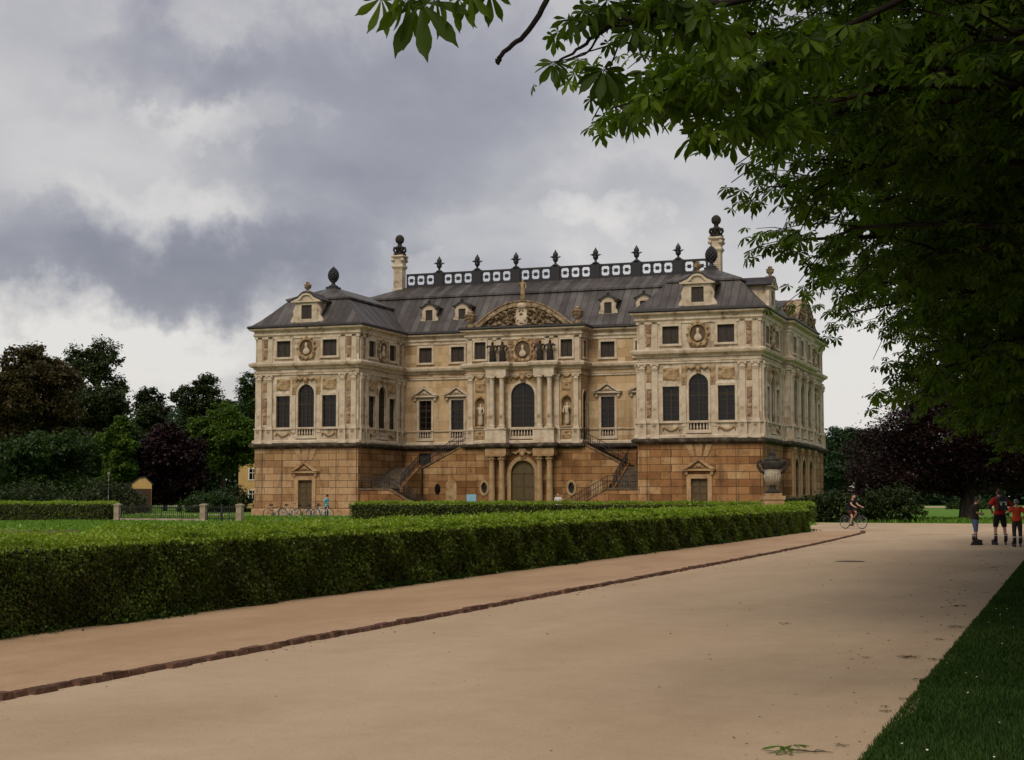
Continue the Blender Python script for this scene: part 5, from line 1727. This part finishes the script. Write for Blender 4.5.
def person(loc, rz, H, pose, label, shirt=None, legs=None, leglen=1.0, sleeve=.75, hair=HAIRB, skates=None, group=None, z=0.0, helmet=None, fat=1.0, bare=True):
    J = dict(STAND); J.update(pose)
    e = empty("person", (loc[0], loc[1], loc[2] + z), label, "person", group, rz)
    S = lambda p: tuple(c * H for c in p)
    rr = lambda r, k=1.0: tuple(c * H * k for c in r) if hasattr(r, "__len__") else r * H * k
    body = skin({k: (S(J[k]), rr(RAD[k])) for k in J}, EDG, 2, SKIN, "body")
    mb = MB()
    for s, sg in (("L", -1), ("R", 1)):                     # palm, four unequal bent fingers and a thumb from its side
        w, el = Vector(S(J["w" + s])), Vector(S(J["e" + s]))
        d = (w - el).normalized()
        side = d.cross(Vector((0, 1, 0)));  side = side.normalized() if side.length > .2 else Vector((1, 0, 0))
        nrm = side.cross(d)
        k = H
        mb.tube([w - d * .01 * k, w + d * .022 * k, w + d * .05 * k], [.016 * k, .022 * k, .019 * k], 8)
        for i, ln in enumerate((.036, .042, .040, .031)):
            b = w + d * .05 * k + side * (i - 1.5) * .0105 * k
            mb.tube([b - d * .008 * k, b + d * ln * .45 * k, b + d * ln * .8 * k + nrm * .006 * k, b + d * ln * k + nrm * .014 * k], [.0056 * k, .0054 * k, .005 * k, .004 * k], 6)
        b = w + d * .015 * k + side * .018 * k * sg
        mb.tube([b, b + (side * sg * .6 + d * .8) * .02 * k, b + (side * sg * .5 + d * 1.0) * .036 * k + nrm * .006 * k], [.007 * k, .0066 * k, .005 * k], 6)
    h, up = Vector(S(J["hea"])), (Vector(J["top"]) - Vector(J["chi"])).normalized()
    f = Vector((0, 1, 0)); f = (f - up * up.dot(f)).normalized()
    if "face" in pose: f = Vector(pose["face"]).normalized()
    sd = f.cross(up)
    hh = H
    mb.ball(h + f * .004 * hh, .052 * hh, 12, sx=.88, sy=1.05, sz=1.2)
    mb.tube([h + f * .055 * hh + up * .012 * hh, h + f * .066 * hh - up * .012 * hh, h + f * .056 * hh - up * .016 * hh], [.006 * hh, .010 * hh, .006 * hh], 6)
    for q in (-1, 1): mb.ball(h + sd * q * .047 * hh - up * .004 * hh, .013 * hh, 7, sz=1.3)
    hands = mb.mesh("t", SKIN)
    link("body", joined("body", [body, hands], [SKIN]), e)
    fm = MB()
    for q in (-1, 1): fm.ball(h + f * .052 * hh + sd * q * .019 * hh + up * .008 * hh, .0065 * hh, 6)
    link("eyes", fm.mesh("eyes", IRON), e)
    if hair:
        hm = MB()
        hm.ball(h - f * .012 * hh + up * .016 * hh, .056 * hh, 12, sx=.95, sy=1.0, sz=1.08)
        link("hair", hm.mesh("hair", hair), e)
    if helmet:
        hm = MB(); hm.ball(h + up * .022 * hh, .066 * hh, 12, sx=.95, sy=1.15, sz=.95)
        link("helmet", hm.mesh("helmet", helmet), e)
    def garment(name, spans, off, mat):
        """the body's own surface, lifted off the skin and cut at neckline, cuffs and hem"""
        bm = bmesh.new(); bm.from_mesh(body); bm.normal_update()
        seg = [(a_, b_, Vector(S(J[a_])), Vector(S(J[b_]))) for a_, b_ in EDG]
        drop = []
        for v in bm.verts:
            best = None
            for a_, b_, p, q_ in seg:
                d_ = q_ - p; u = max(-.3, min(1.3, (v.co - p).dot(d_) / d_.length_squared))
                uc = max(0, min(1, u)); ra, rb = RAD[a_], RAD[b_]
                ra = max(ra) if hasattr(ra, "__len__") else ra; rb = max(rb) if hasattr(rb, "__len__") else rb
                dist = (v.co - (p + d_ * uc)).length - (ra + (rb - ra) * uc) * H
                if best is None or dist < best[0]: best = (dist, (a_, b_), uc)
            lim = spans.get(best[1])
            if name == "shirt" and (v.co - Vector(S(J["pel"]))).dot((Vector(J["che"]) - Vector(J["pel"])).normalized()) < -.035 * H: lim = None
            if lim is None or not (lim[0] <= best[2] <= lim[1]): drop.append(v)
        move = {v: v.co + v.normal * off * H for v in bm.verts}
        for v, c_ in move.items(): v.co = c_
        bmesh.ops.delete(bm, geom=drop, context="VERTS")
        me = bpy.data.meshes.new(name); bm.to_mesh(me); bm.free()
        me.materials.clear(); me.materials.append(mat)
        for p_ in me.polygons: p_.use_smooth = True; p_.material_index = 0
        o = link(name, me, e)
        sol = o.modifiers.new("thick", "SOLIDIFY"); sol.thickness = .006 * H; sol.offset = 0
        return o
    if shirt:
        sp = {("pel", "bel"): (0, 1), ("bel", "che"): (0, 1), ("che", "nec"): (0, .8)}
        for s in "LR": sp[("che", "s" + s)] = (0, 1); sp[("s" + s, "e" + s)] = (0, sleeve); sp[("pel", "h" + s)] = (0, 1); sp[("h" + s, "k" + s)] = (0, .25)
        garment("shirt", sp, .015 * fat, shirt)
    if legs:
        sp = {("pel", "bel"): (0, .45)}
        for s in "LR":
            sp[("pel", "h" + s)] = (0, 1); sp[("h" + s, "k" + s)] = (0, min(1, leglen * 2))
            if leglen > .5: sp[("k" + s, "a" + s)] = (0, (leglen - .5) * 2)
        garment("trousers" if leglen > .6 else "shorts", sp, .010, legs)
    for s in "LR":
        a, t = Vector(S(J["a" + s])), Vector(S(J["t" + s]))
        d = (t - a); d.z = 0; d.normalize(); M = Matrix.Translation((a.x, a.y, 0)) @ Matrix.Rotation(math.atan2(d.y, d.x), 4, "Z")
        if skates:
            m = MB()
            m.tube([(-.03, 0, .26), (-.03, 0, .16), (-.02, 0, .06)], [.058, .056, .06], 10, 0, M)
            m.tube([(-.06, 0, .045), (.05, 0, .045), (.15, 0, .03), (.19, 0, .02)], [.05, .056, .05, .03], 10, 0, M)
            m.box(-.10, .17, -.018, .018, -.06, .01, 0, M)
            m.tube([(-.03, 0, .20), (-.03, 0, .225)], [.064, .064], 10, 1, M)
            for i in range(4): m.tube([M @ Vector((-.10 + i * .09, -.014, -.062)), M @ Vector((-.10 + i * .09, .014, -.062))], .038, 10, 0)
            link("inline_skate", m.mesh("inline_skate", skates), e)
        else:
            m = MB(); zz = a.z - .05 * H
            M = Matrix.Translation((a.x, a.y, zz)) @ Matrix.Rotation(math.atan2(d.y, d.x), 4, "Z")
            m.tube([(-.06, 0, .045), (.04, 0, .05), (.13, 0, .035), (.18, 0, .025)], [.042, .05, .042, .025], 9, 0, M)
            link("shoe", m.mesh("shoe", IRON), e)
    return e


SK = [IRON, WHITE]
# boy in profile, looking down at what he holds
pb = person(ground(975.5, 545.3), YAW - pi / 2, 1.48, {"nec": (0, .012, .825), "chi": (0, .045, .862), "hea": (0, .062, .915), "top": (0, .060, .962), "eL": (-.125, .02, .63), "eR": (.125, .02, .63), "wL": (-.05, .13, .625), "wR": (.05, .13, .62),
            "kL": (-.055, .03, .285), "aL": (-.05, .04, .05), "tL": (-.05, .13, .02), "kR": (.055, .0, .285), "aR": (.05, -.03, .05), "tR": (.05, .06, .02)},
            "boy in dark shirt and blue knee length jeans on inline skates, seen from the side", cloth("dark_brown_cloth", (.022, .017, .015)), cloth("blue_denim", (.075, .11, .20)), .62, .8, skates=SK, z=.10)
man = person(ground(1000.5, 545.0), YAW + .06, 1.74, {"eL": (-.215, -.05, .66), "eR": (.205, -.05, .655), "wL": (-.125, .06, .575), "wR": (.12, .06, .57), "kL": (-.085, .005, .285), "aL": (-.10, -.012, .05), "tL": (-.12, .07, .02), "kR": (.085, .005, .285), "aR": (.10, -.012, .05), "tR": (.12, .07, .02)},
             "man in red shirt with black backpack and black shorts on inline skates, seen from behind", cloth("red_cloth", (.36, .022, .018)), cloth("black_cloth", (.012, .012, .013)), .5, .82, skates=SK, z=.10, fat=1.06)
kid = person(ground(1017.5, 547.0), YAW - .12, 1.40, {"eL": (-.20, -.04, .67), "eR": (.20, -.05, .66), "wL": (-.13, .06, .56), "wR": (.12, .06, .57), "kL": (-.062, .008, .285), "kR": (.07, .008, .285)},
             "child in orange red shirt, dark trousers and grey helmet on inline skates", cloth("orange_red_cloth", (.52, .065, .022)), cloth("dark_grey_brown_cloth", (.045, .035, .030)), .92, .7, skates=SK, z=.10, helmet=mat_plain("grey_helmet_shell", (.16, .155, .15), .4))
bp = MB()
bp.box(-.15, .15, -.30, -.13, 1.05, 1.42).tube([(-.15, -.21, 1.40), (0, -.22, 1.47), (.15, -.21, 1.40)], [.06, .08, .06], 8)
bp.box(-.11, .11, -.345, -.30, 1.08, 1.26)
for sx in (-1, 1): bp.tube([(sx * .11, -.16, 1.42), (sx * .12, 0, 1.50), (sx * .12, .12, 1.36), (sx * .15, .05, 1.1), (sx * .14, -.16, 1.08)], .022, 6)
bpk = link("backpack", bp.mesh("backpack", IRON), man)
link("reflective_strip", MB().box(-.10, -.06, -.36, -.346, 1.2, 1.27).box(.06, .10, -.36, -.346, 1.2, 1.27).box(-.12, .12, -.31, -.301, 1.29, 1.31).mesh("reflective_strip", WHITE), bpk)
for p, H, nm in ((man, 1.74, 1), (kid, 1.40, 1)):
    for sx in (-1, 1):
        link("elbow_pad", MB().ball((sx * (.21 if nm else .2) * H, -.05 * H, .66 * H), .042 * H, 8).mesh("elbow_pad", IRON), p)
link("phone", MB().box(-.035, .035, .215, .225, .95, 1.05).mesh("phone", IRON), pb)

# ------------------------------------------------------------------ bicycles
RUB = mat_plain("black_tyre_rubber", (.012, .012, .012), .8)
STEEL = mat_plain("bright_steel", (.35, .35, .35), .35, .1, 5, .5, .9)


def bicycle(loc, rz, label, col, group=None, scale=1.0):
    e = empty("bicycle", loc, label, "bicycle", group, rz)
    e.scale = (scale,) * 3

    def wheel():
        w = MB(); n = 28
        ring = [(.335 * cos(2 * pi * i / n), 0, .335 * sin(2 * pi * i / n)) for i in range(n + 1)]
        w.tube(ring, .017, 6)
        return w.mesh("tyre", RUB)

    def rim():
        w = MB(); n = 28
        w.tube([(.312 * cos(2 * pi * i / n), 0, .312 * sin(2 * pi * i / n)) for i in range(n + 1)], .010, 5)
        for i in range(16):
            a = 2 * pi * i / 16
            w.tube([(.02 * cos(a), .02 * (1 if i % 2 else -1), .02 * sin(a)), (.31 * cos(a), 0, .31 * sin(a))], .0028, 4)
        w.tube([(0, -.05, 0), (0, .05, 0)], .022, 8)
        return w.mesh("rim", STEEL)
    for x in (-.52, .54):
        o = link("wheel", cached("tyre", wheel), e, (x, 0, .352))
        link("rim", cached("rim", rim), o)
    bb, st, hd, hb = Vector((-.08, 0, .29)), Vector((-.23, 0, .82)), Vector((.36, 0, .86)), Vector((.40, 0, .72))
    f = MB()
    for a, b, r in ((bb, st, .017), (st + Vector((.01, 0, -.08)), hd, .016), (bb, hb, .02), (hd, hb, .021), (bb, Vector((-.52, .04, .352)), .011), (bb, Vector((-.52, -.04, .352)), .011), (st + Vector((0, 0, -.06)), Vector((-.52, .04, .352)), .009), (st + Vector((0, 0, -.06)), Vector((-.52, -.04, .352)), .009)):
        f.tube([a, (a + b) / 2, b], r, 7)
    for sy in (-1, 1): f.tube([hb, hb + Vector((.02, sy * .05, -.03)), Vector((.50, sy * .055, .5)), Vector((.54, sy * .055, .352))], [.018, .016, .013, .01], 6)
    link("frame", f.mesh("frame", col), e)
    h = MB(); h.tube([hd, hd + Vector((-.03, 0, .16)), hd + Vector((.02, 0, .19))], .014, 6)
    h.tube([hd + Vector((-.10, -.29, .20)), hd + Vector((.02, -.16, .20)), hd + Vector((.04, 0, .19)), hd + Vector((.02, .16, .20)), hd + Vector((-.10, .29, .20))], .013, 6)
    link("handlebar", h.mesh("handlebar", IRON), e)
    s = MB(); s.tube([st, st + Vector((-.03, 0, .12))], .013, 6); s.tube([(-.40, 0, .955), (-.33, 0, .96), (-.22, 0, .965), (-.12, 0, .955)], [.06, .085, .05, .02], 8)
    link("saddle", s.mesh("saddle", IRON), e)
    c_ = MB(); c_.tube([(-.08, -.10, .29), (-.08, .10, .29)], .02, 7); c_.tube([(-.08, .075, .29), (-.08, .085, .29)], .10, 14)
    for sy in (-1, 1):
        c_.tube([(-.08, sy * .09, .29), (-.08, sy * .10, .29 - sy * .17)], .011, 6)
        c_.box(-.13, -.03, sy * .15 - .05, sy * .15 + .05, .28 - sy * .17, .30 - sy * .17)
    link("crankset", c_.mesh("crankset", STEEL), e)
    return e


hv = Vector((CU, SU, 0)) * cos(R(50)) - Vector((-SU, CU, 0)) * sin(R(50))
hz = math.atan2(hv.y, hv.x)
gp = ground(853.5, 528.8, .008)
bicycle(gp, hz, "black bicycle ridden by the person in a black shirt", IRON, None, .95)
# rider: local +y is forwards
Hc = 1.62; U = lambda x, y, z: (x / Hc, y / Hc, z / Hc)
rider = {"pel": U(0, -.24, .97), "bel": U(0, -.20, 1.08), "che": U(0, -.10, 1.26), "nec": U(0, -.03, 1.42), "chi": U(0, .0, 1.48), "hea": U(0, .02, 1.56), "top": U(0, .02, 1.635), "sL": U(-.17, -.05, 1.36), "sR": U(.17, -.05, 1.36), "eL": U(-.24, .10, 1.16), "eR": U(.24, .10, 1.16),
         "wL": U(-.265, .30, 1.07), "wR": U(.265, .30, 1.07), "hL": U(-.09, -.22, .92), "hR": U(.09, -.22, .92), "kL": U(-.11, .12, .78), "kR": U(.11, .02, .60), "aL": U(-.12, -.09, .52), "aR": U(.12, -.10, .22), "tL": U(-.12, .03, .48), "tR": U(.12, .03, .17)}
person(gp, hz - pi / 2, Hc, rider, "cyclist in black shirt and dark shorts riding past the end of the hedge", cloth("black_shirt_cloth", (.012, .011, .012)), cloth("dark_red_brown_cloth", (.06, .022, .020)), .40, .5, z=.0)

# bicycles parked before the left wing, and people by the palace
cols = [IRON, mat_plain("silver_bike_paint", (.30, .30, .29), .4), mat_plain("dark_red_bike_paint", (.12, .02, .02), .4), mat_plain("dark_blue_bike_paint", (.03, .04, .08), .4), mat_plain("white_bike_paint", (.5, .5, .48), .4)]
labs = ["black bicycle leftmost of those parked on the grass before the left wing", "silver bicycle parked second from the left before the left wing", "dark red bicycle in the middle of the parked row before the left wing", "dark blue bicycle parked beside the person in turquoise", "white bicycle parked at the hedge end of the row"]
for i, (px, D, a) in enumerate([(276, 112, .1), (291, 113, -.15), (304, 111.5, .25), (314, 113, -.3), (323, 111, .5)]):
    p = world((px - 512) / FPX * D, D, 0)
    bicycle((p.x, p.y, 0), a + YAW, labs[i], cols[i], "bicycles parked before the palace")
for i, px in enumerate((283, 313)):
    D = 112
    p = world((px - 512) / FPX * D, D, 0)
    e = empty("bike_rack", (p.x, p.y + .5, 0), ["low pale metal bicycle rack at the left of the parked bicycles", "low pale metal bicycle rack beside the end of the dark hedge"][i], "bike rack", "bicycle racks", 0)
    mb = MB()
    for k in range(5): mb.tube([(-.9 + k * .45, 0, 0), (-.9 + k * .45, 0, .55), (-.8 + k * .45, 0, .62), (-.7 + k * .45, 0, .55), (-.7 + k * .45, 0, 0)], .022, 6)
    mb.box(-1.0, 1.2, -.03, .03, .04, .09)
    link("hoops", mb.mesh("hoops", WHITE), e)
D = 112.5; p = world((327.5 - 512) / FPX * D, D, 0)
person((p.x, p.y, 0), YAW + 1.3, 1.74, {"eL": (-.13, .08, .66), "wL": (-.10, .17, .57), "eR": (.13, .08, .66), "wR": (.10, .17, .57)}, "person in turquoise shirt and dark trousers standing with the parked bicycles", cloth("turquoise_cloth", (.12, .42, .46)), cloth("navy_cloth", (.03, .03, .06)), .95, .8)
D = 113; p = world((558 - 512) / FPX * D, D, 0)
person((p.x, p.y, 0), YAW + 2.9, 1.82, {}, "person in white shirt and dark trousers standing before the palace's middle", cloth("white_cloth", (.55, .54, .52)), cloth("black_trouser_cloth", (.015, .015, .018)), .95, .6)
D = 112; p = world((471.5 - 512) / FPX * D, D, 0)
ib = empty("information_board", (p.x, p.y, 0), "pale blue information board on two legs before the palace's middle", "board", None, .1)
link("panel", MB().box(-.36, .36, -.03, .03, 1.1, 1.72).mesh("panel", mat_plain("pale_blue_panel", (.20, .36, .48), .5, .08, 5)), ib)
for sx in (-1, 1): link("leg", MB().tube([(sx * .3, .05, 0), (sx * .3, .05, 1.7)], .025, 6).mesh("leg", IRON), ib)

# ------------------------------------------------------------------ small things on the road
p = ground(850, 561.5, .004)
mc = MB(); mc.lathe([(.36, .0), (.36, .006), (.31, .008)], 24); mc.lathe([(.30, .0), (.30, .010), (.27, .012)], 24)
tag(mc.build("manhole_cover", mat_plain("rusty_dark_iron", (.065, .048, .035), .7, .4, 12), None, p), "round dark iron manhole cover in the sandy road", "manhole cover")
DRY = mat_leaf("fallen_leaf_brown", (.045, .026, .012), (.08, .05, .02), (.10, .08, .025), .1)
fr = random.Random(21)
LSET = [(978, 556, .13), (960, 606.5, .17), (959, 627.5, .16), (914, 658, .17), (784, 624, .12), (866, 658, .07), (884, 707, .06), (889, 712, .08), (997, 568, .15), (988, 564, .10), (931, 660, .12), (895, 597, .06), (942, 640, .10), (838, 746, .08), (920, 680, .1), (985, 593, .09), (905, 700, .09)]
tl = [np_mesh("fallen_leaf", *fine_leaf(5, .07, 60 + k), DRY) for k in range(3)]
for i, (px, py, s) in enumerate(LSET):
    o = link("fallen_leaf", tl[i % 3], None, ground(px, py, .004) + Vector((0, 0, .006 + .06 * s)), fr.uniform(0, 6.28))
    o.scale = (s, s, s * .6)
    tag(o, "small dry brown leaf lying on the sandy road near the verge", "leaf", "dry leaves on the road")
tw = empty("fallen_twig", ground(800, 753, .004), "broken twig with fresh green leaves on the road at the bottom edge", "twig", None, .3)
mb = MB(); mb.tube([(-.06, 0, .02), (0, .01, .018), (.08, -.02, .012), (.13, .0, .010), (.20, -.02, .010)], [.004, .004, .004, .003, .002], 6); mb.tube([(.08, -.02, .012), (.11, .03, .016), (.16, .035, .010)], [.003, .003, .002], 5)
link("stem", mb.mesh("stem", BARK), tw)
tv, tq = fine_leaf(5, .25, 77)
V, Q = scatter(tv, tq, np.array([(-.10, 0, .035), (-.04, .03, .04), (-.08, -.03, .03)]), rotmats(np.array([2.6, .9, 3.9]), np.array([-.15, -.1, -.1]), np.array([.2, -.2, .1])), np.array([.15, .13, .11]))
V[:, 2] = np.maximum(V[:, 2], .004)
link("leaves", np_mesh("leaves", V, Q, mat_leaf("fresh_twig_leaf", (.06, .11, .015), (.09, .15, .02), (.12, .18, .03), .3)), tw)
# daisies in the verge
g = np.random.default_rng(12); n = 130
yy = 7 * (30 / 7) ** g.random(n); xx = RR + .15 + 2.5 * g.random(n)
dv = [(0, 0, .004)] + [(cos(2 * pi * i / 8), sin(2 * pi * i / 8), 0) for i in range(8)]
V, Q = scatter(np.array(dv, dtype=float), np.array([(0, 1, 2, 3), (0, 3, 4, 5), (0, 5, 6, 7), (0, 7, 8, 1)]), np.stack([xx, yy, g.uniform(.05, .08, n)], -1), rotmats(g.uniform(0, 6, n), g.uniform(-.5, .5, n), g.uniform(-.5, .5, n)), g.uniform(.006, .011, n))
tag(link("daisies", np_mesh("daisies", V, Q, WHITE)), kind="stuff")

# ------------------------------------------------------------------ sky, sun, camera
SUNV = Vector((-.02, -.80, .82)).normalized()
wd = bpy.data.worlds.new("World"); sc.world = wd; wd.use_nodes = True
t = NT(wd.node_tree); t.n.clear()
sky = t.new("TexSky", _sky_type="NISHITA", _sun_disc=False)
sky.sun_elevation = math.asin(SUNV.z); sky.sun_rotation = math.atan2(SUNV.x, SUNV.y)
sky.air_density = 1.2; sky.dust_density = 2.0
dirv = t.new("TexCoord").outputs["Generated"]
sp = t.new("SeparateXYZ"); t.put(sp, Vector=dirv)
zz = t.math("MAXIMUM", sp.outputs[2], 0.0)
den = t.math("ADD", zz, .10)
cb = t.new("CombineXYZ"); t.put(cb, X=t.math("DIVIDE", sp.outputs[0], den), Y=t.math("DIVIDE", sp.outputs[1], den), Z=0.0)
pl = cb.outputs[0]
n1 = t.noise(pl, .62, 9, .55, .35)
n2 = t.noise(t.scaled(dirv, (1, 1, 1.9)), 3.4, 9, .55, .3)
wv = t.new("VectorMath", _operation="ADD")
nz = t.new("TexNoise"); t.put(nz, Vector=dirv, Scale=6.0, Detail=7.0, Roughness=.6)
cen = t.new("VectorMath", _operation="SUBTRACT"); t.put(cen, i0=nz.outputs[1], i1=(.5, .5, .5))
scn = t.new("VectorMath", _operation="SCALE"); t.put(scn, i0=cen.outputs[0], Scale=.24)
t.put(wv, i0=dirv, i1=scn.outputs[0])
warp = wv.outputs[0]


def skydir(px, py):
    a, b = (px - 512) / FPX, (380 - py) / FPX
    v = world(a, cos(PITCH) - b * sin(PITCH)); v.z = sin(PITCH) + b * cos(PITCH)
    return v.normalized()


def spot(px, py, rx, ry):
    """soft elliptical patch of the sky about a direction"""
    d = skydir(px, py)
    sb = t.new("VectorMath", _operation="SUBTRACT"); t.put(sb, i0=warp, i1=tuple(d))
    h = Vector((CU, SU, 0))
    dx = t.new("VectorMath", _operation="DOT_PRODUCT"); t.put(dx, i0=sb.outputs[0], i1=tuple(h))
    s2 = t.new("SeparateXYZ"); t.put(s2, Vector=sb.outputs[0])
    a = t.math("POWER", t.math("ABSOLUTE", t.math("MULTIPLY", dx.outputs["Value"], FPX / rx)), 2.0)
    b = t.math("POWER", t.math("ABSOLUTE", t.math("MULTIPLY", s2.outputs[2], FPX / ry)), 2.0)
    return t.maprange(t.math("ADD", a, b), 0, 1.6, 1, 0)


# thickness of the cloud: thin near the horizon, heavy in a band above, gaps where the noise is low
val = t.math("ADD", t.math("MULTIPLY", n1, .5), t.math("MULTIPLY", n2, .5))
k = t.math("ADD", .27, t.math("MULTIPLY", t.math("SUBTRACT", val, .5), 1.15))
for (px, py, rx, ry, w) in [(410, 100, 200, 105, .34), (650, 200, 190, 90, -.04), (330, 210, 140, 70, .08), (60, 252, 190, 55, .26), (260, 265, 160, 50, .22), (190, 40, 90, 40, .16), (240, 20, 130, 40, .10), (560, 250, 180, 60, .05), (330, 215, 110, 60, .07),
                            (230, 100, 70, 24, -.18), (185, 190, 75, 30, -.13), (90, 160, 80, 50, -.03), (600, 205, 80, 34, .08), (110, 40, 120, 40, .06), (420, 275, 40, 14, -.10), (640, 235, 34, 22, -.16), (600, 340, 420, 50, -.06), (60, 310, 160, 24, -.22), (200, 345, 260, 30, -.10), (800, 380, 260, 120, -.14)]:
    k = t.math("ADD", k, t.math("MULTIPLY", spot(px, py, rx, ry), w))
low = t.maprange(zz, .0, .15, .34, 0)
k = t.math("SUBTRACT", k, low)
cc = t.ramp(k, [(0.0, (5.4, 5.2, 5.0)), (.12, (4.5, 4.35, 4.3)), (.28, (3.35, 3.3, 3.45)), (.45, (2.5, 2.47, 2.78)), (.65, (1.72, 1.74, 2.08)), (.9, (1.15, 1.22, 1.52))])
mixc = t.mix(.93, sky.outputs[0], cc)
bg = t.new("Background"); t.put(bg, Color=mixc, Strength=.095)
out = t.new("OutputWorld"); t.put(out, Surface=bg.outputs[0])

sl = bpy.data.lights.new("sun", "SUN"); sl.energy = 1.5; sl.angle = R(28); sl.color = (1.0, .88, .72)
so = bpy.data.objects.new("sun", sl); COL.objects.link(so)
so.rotation_euler = SUNV.to_track_quat("Z", "Y").to_euler(); so.location = (0, -60, 80)

cam = bpy.data.cameras.new("camera"); co = bpy.data.objects.new("camera", cam); COL.objects.link(co)
cam.sensor_width = 36; cam.lens = 36 * FPX / 1024; cam.clip_end = 5000; cam.clip_start = .1
co.location = (0, 0, EYE); co.rotation_euler = (pi / 2 + PITCH, 0, YAW)
sc.camera = co
sc.view_settings.view_transform = "Standard"; sc.view_settings.look = "None"; sc.view_settings.exposure = 0.6; sc.view_settings.gamma = 1.0
sc.render.engine = "CYCLES"
sc.cycles.use_denoising = True
sc.cycles.max_bounces = 6; sc.cycles.transparent_max_bounces = 4
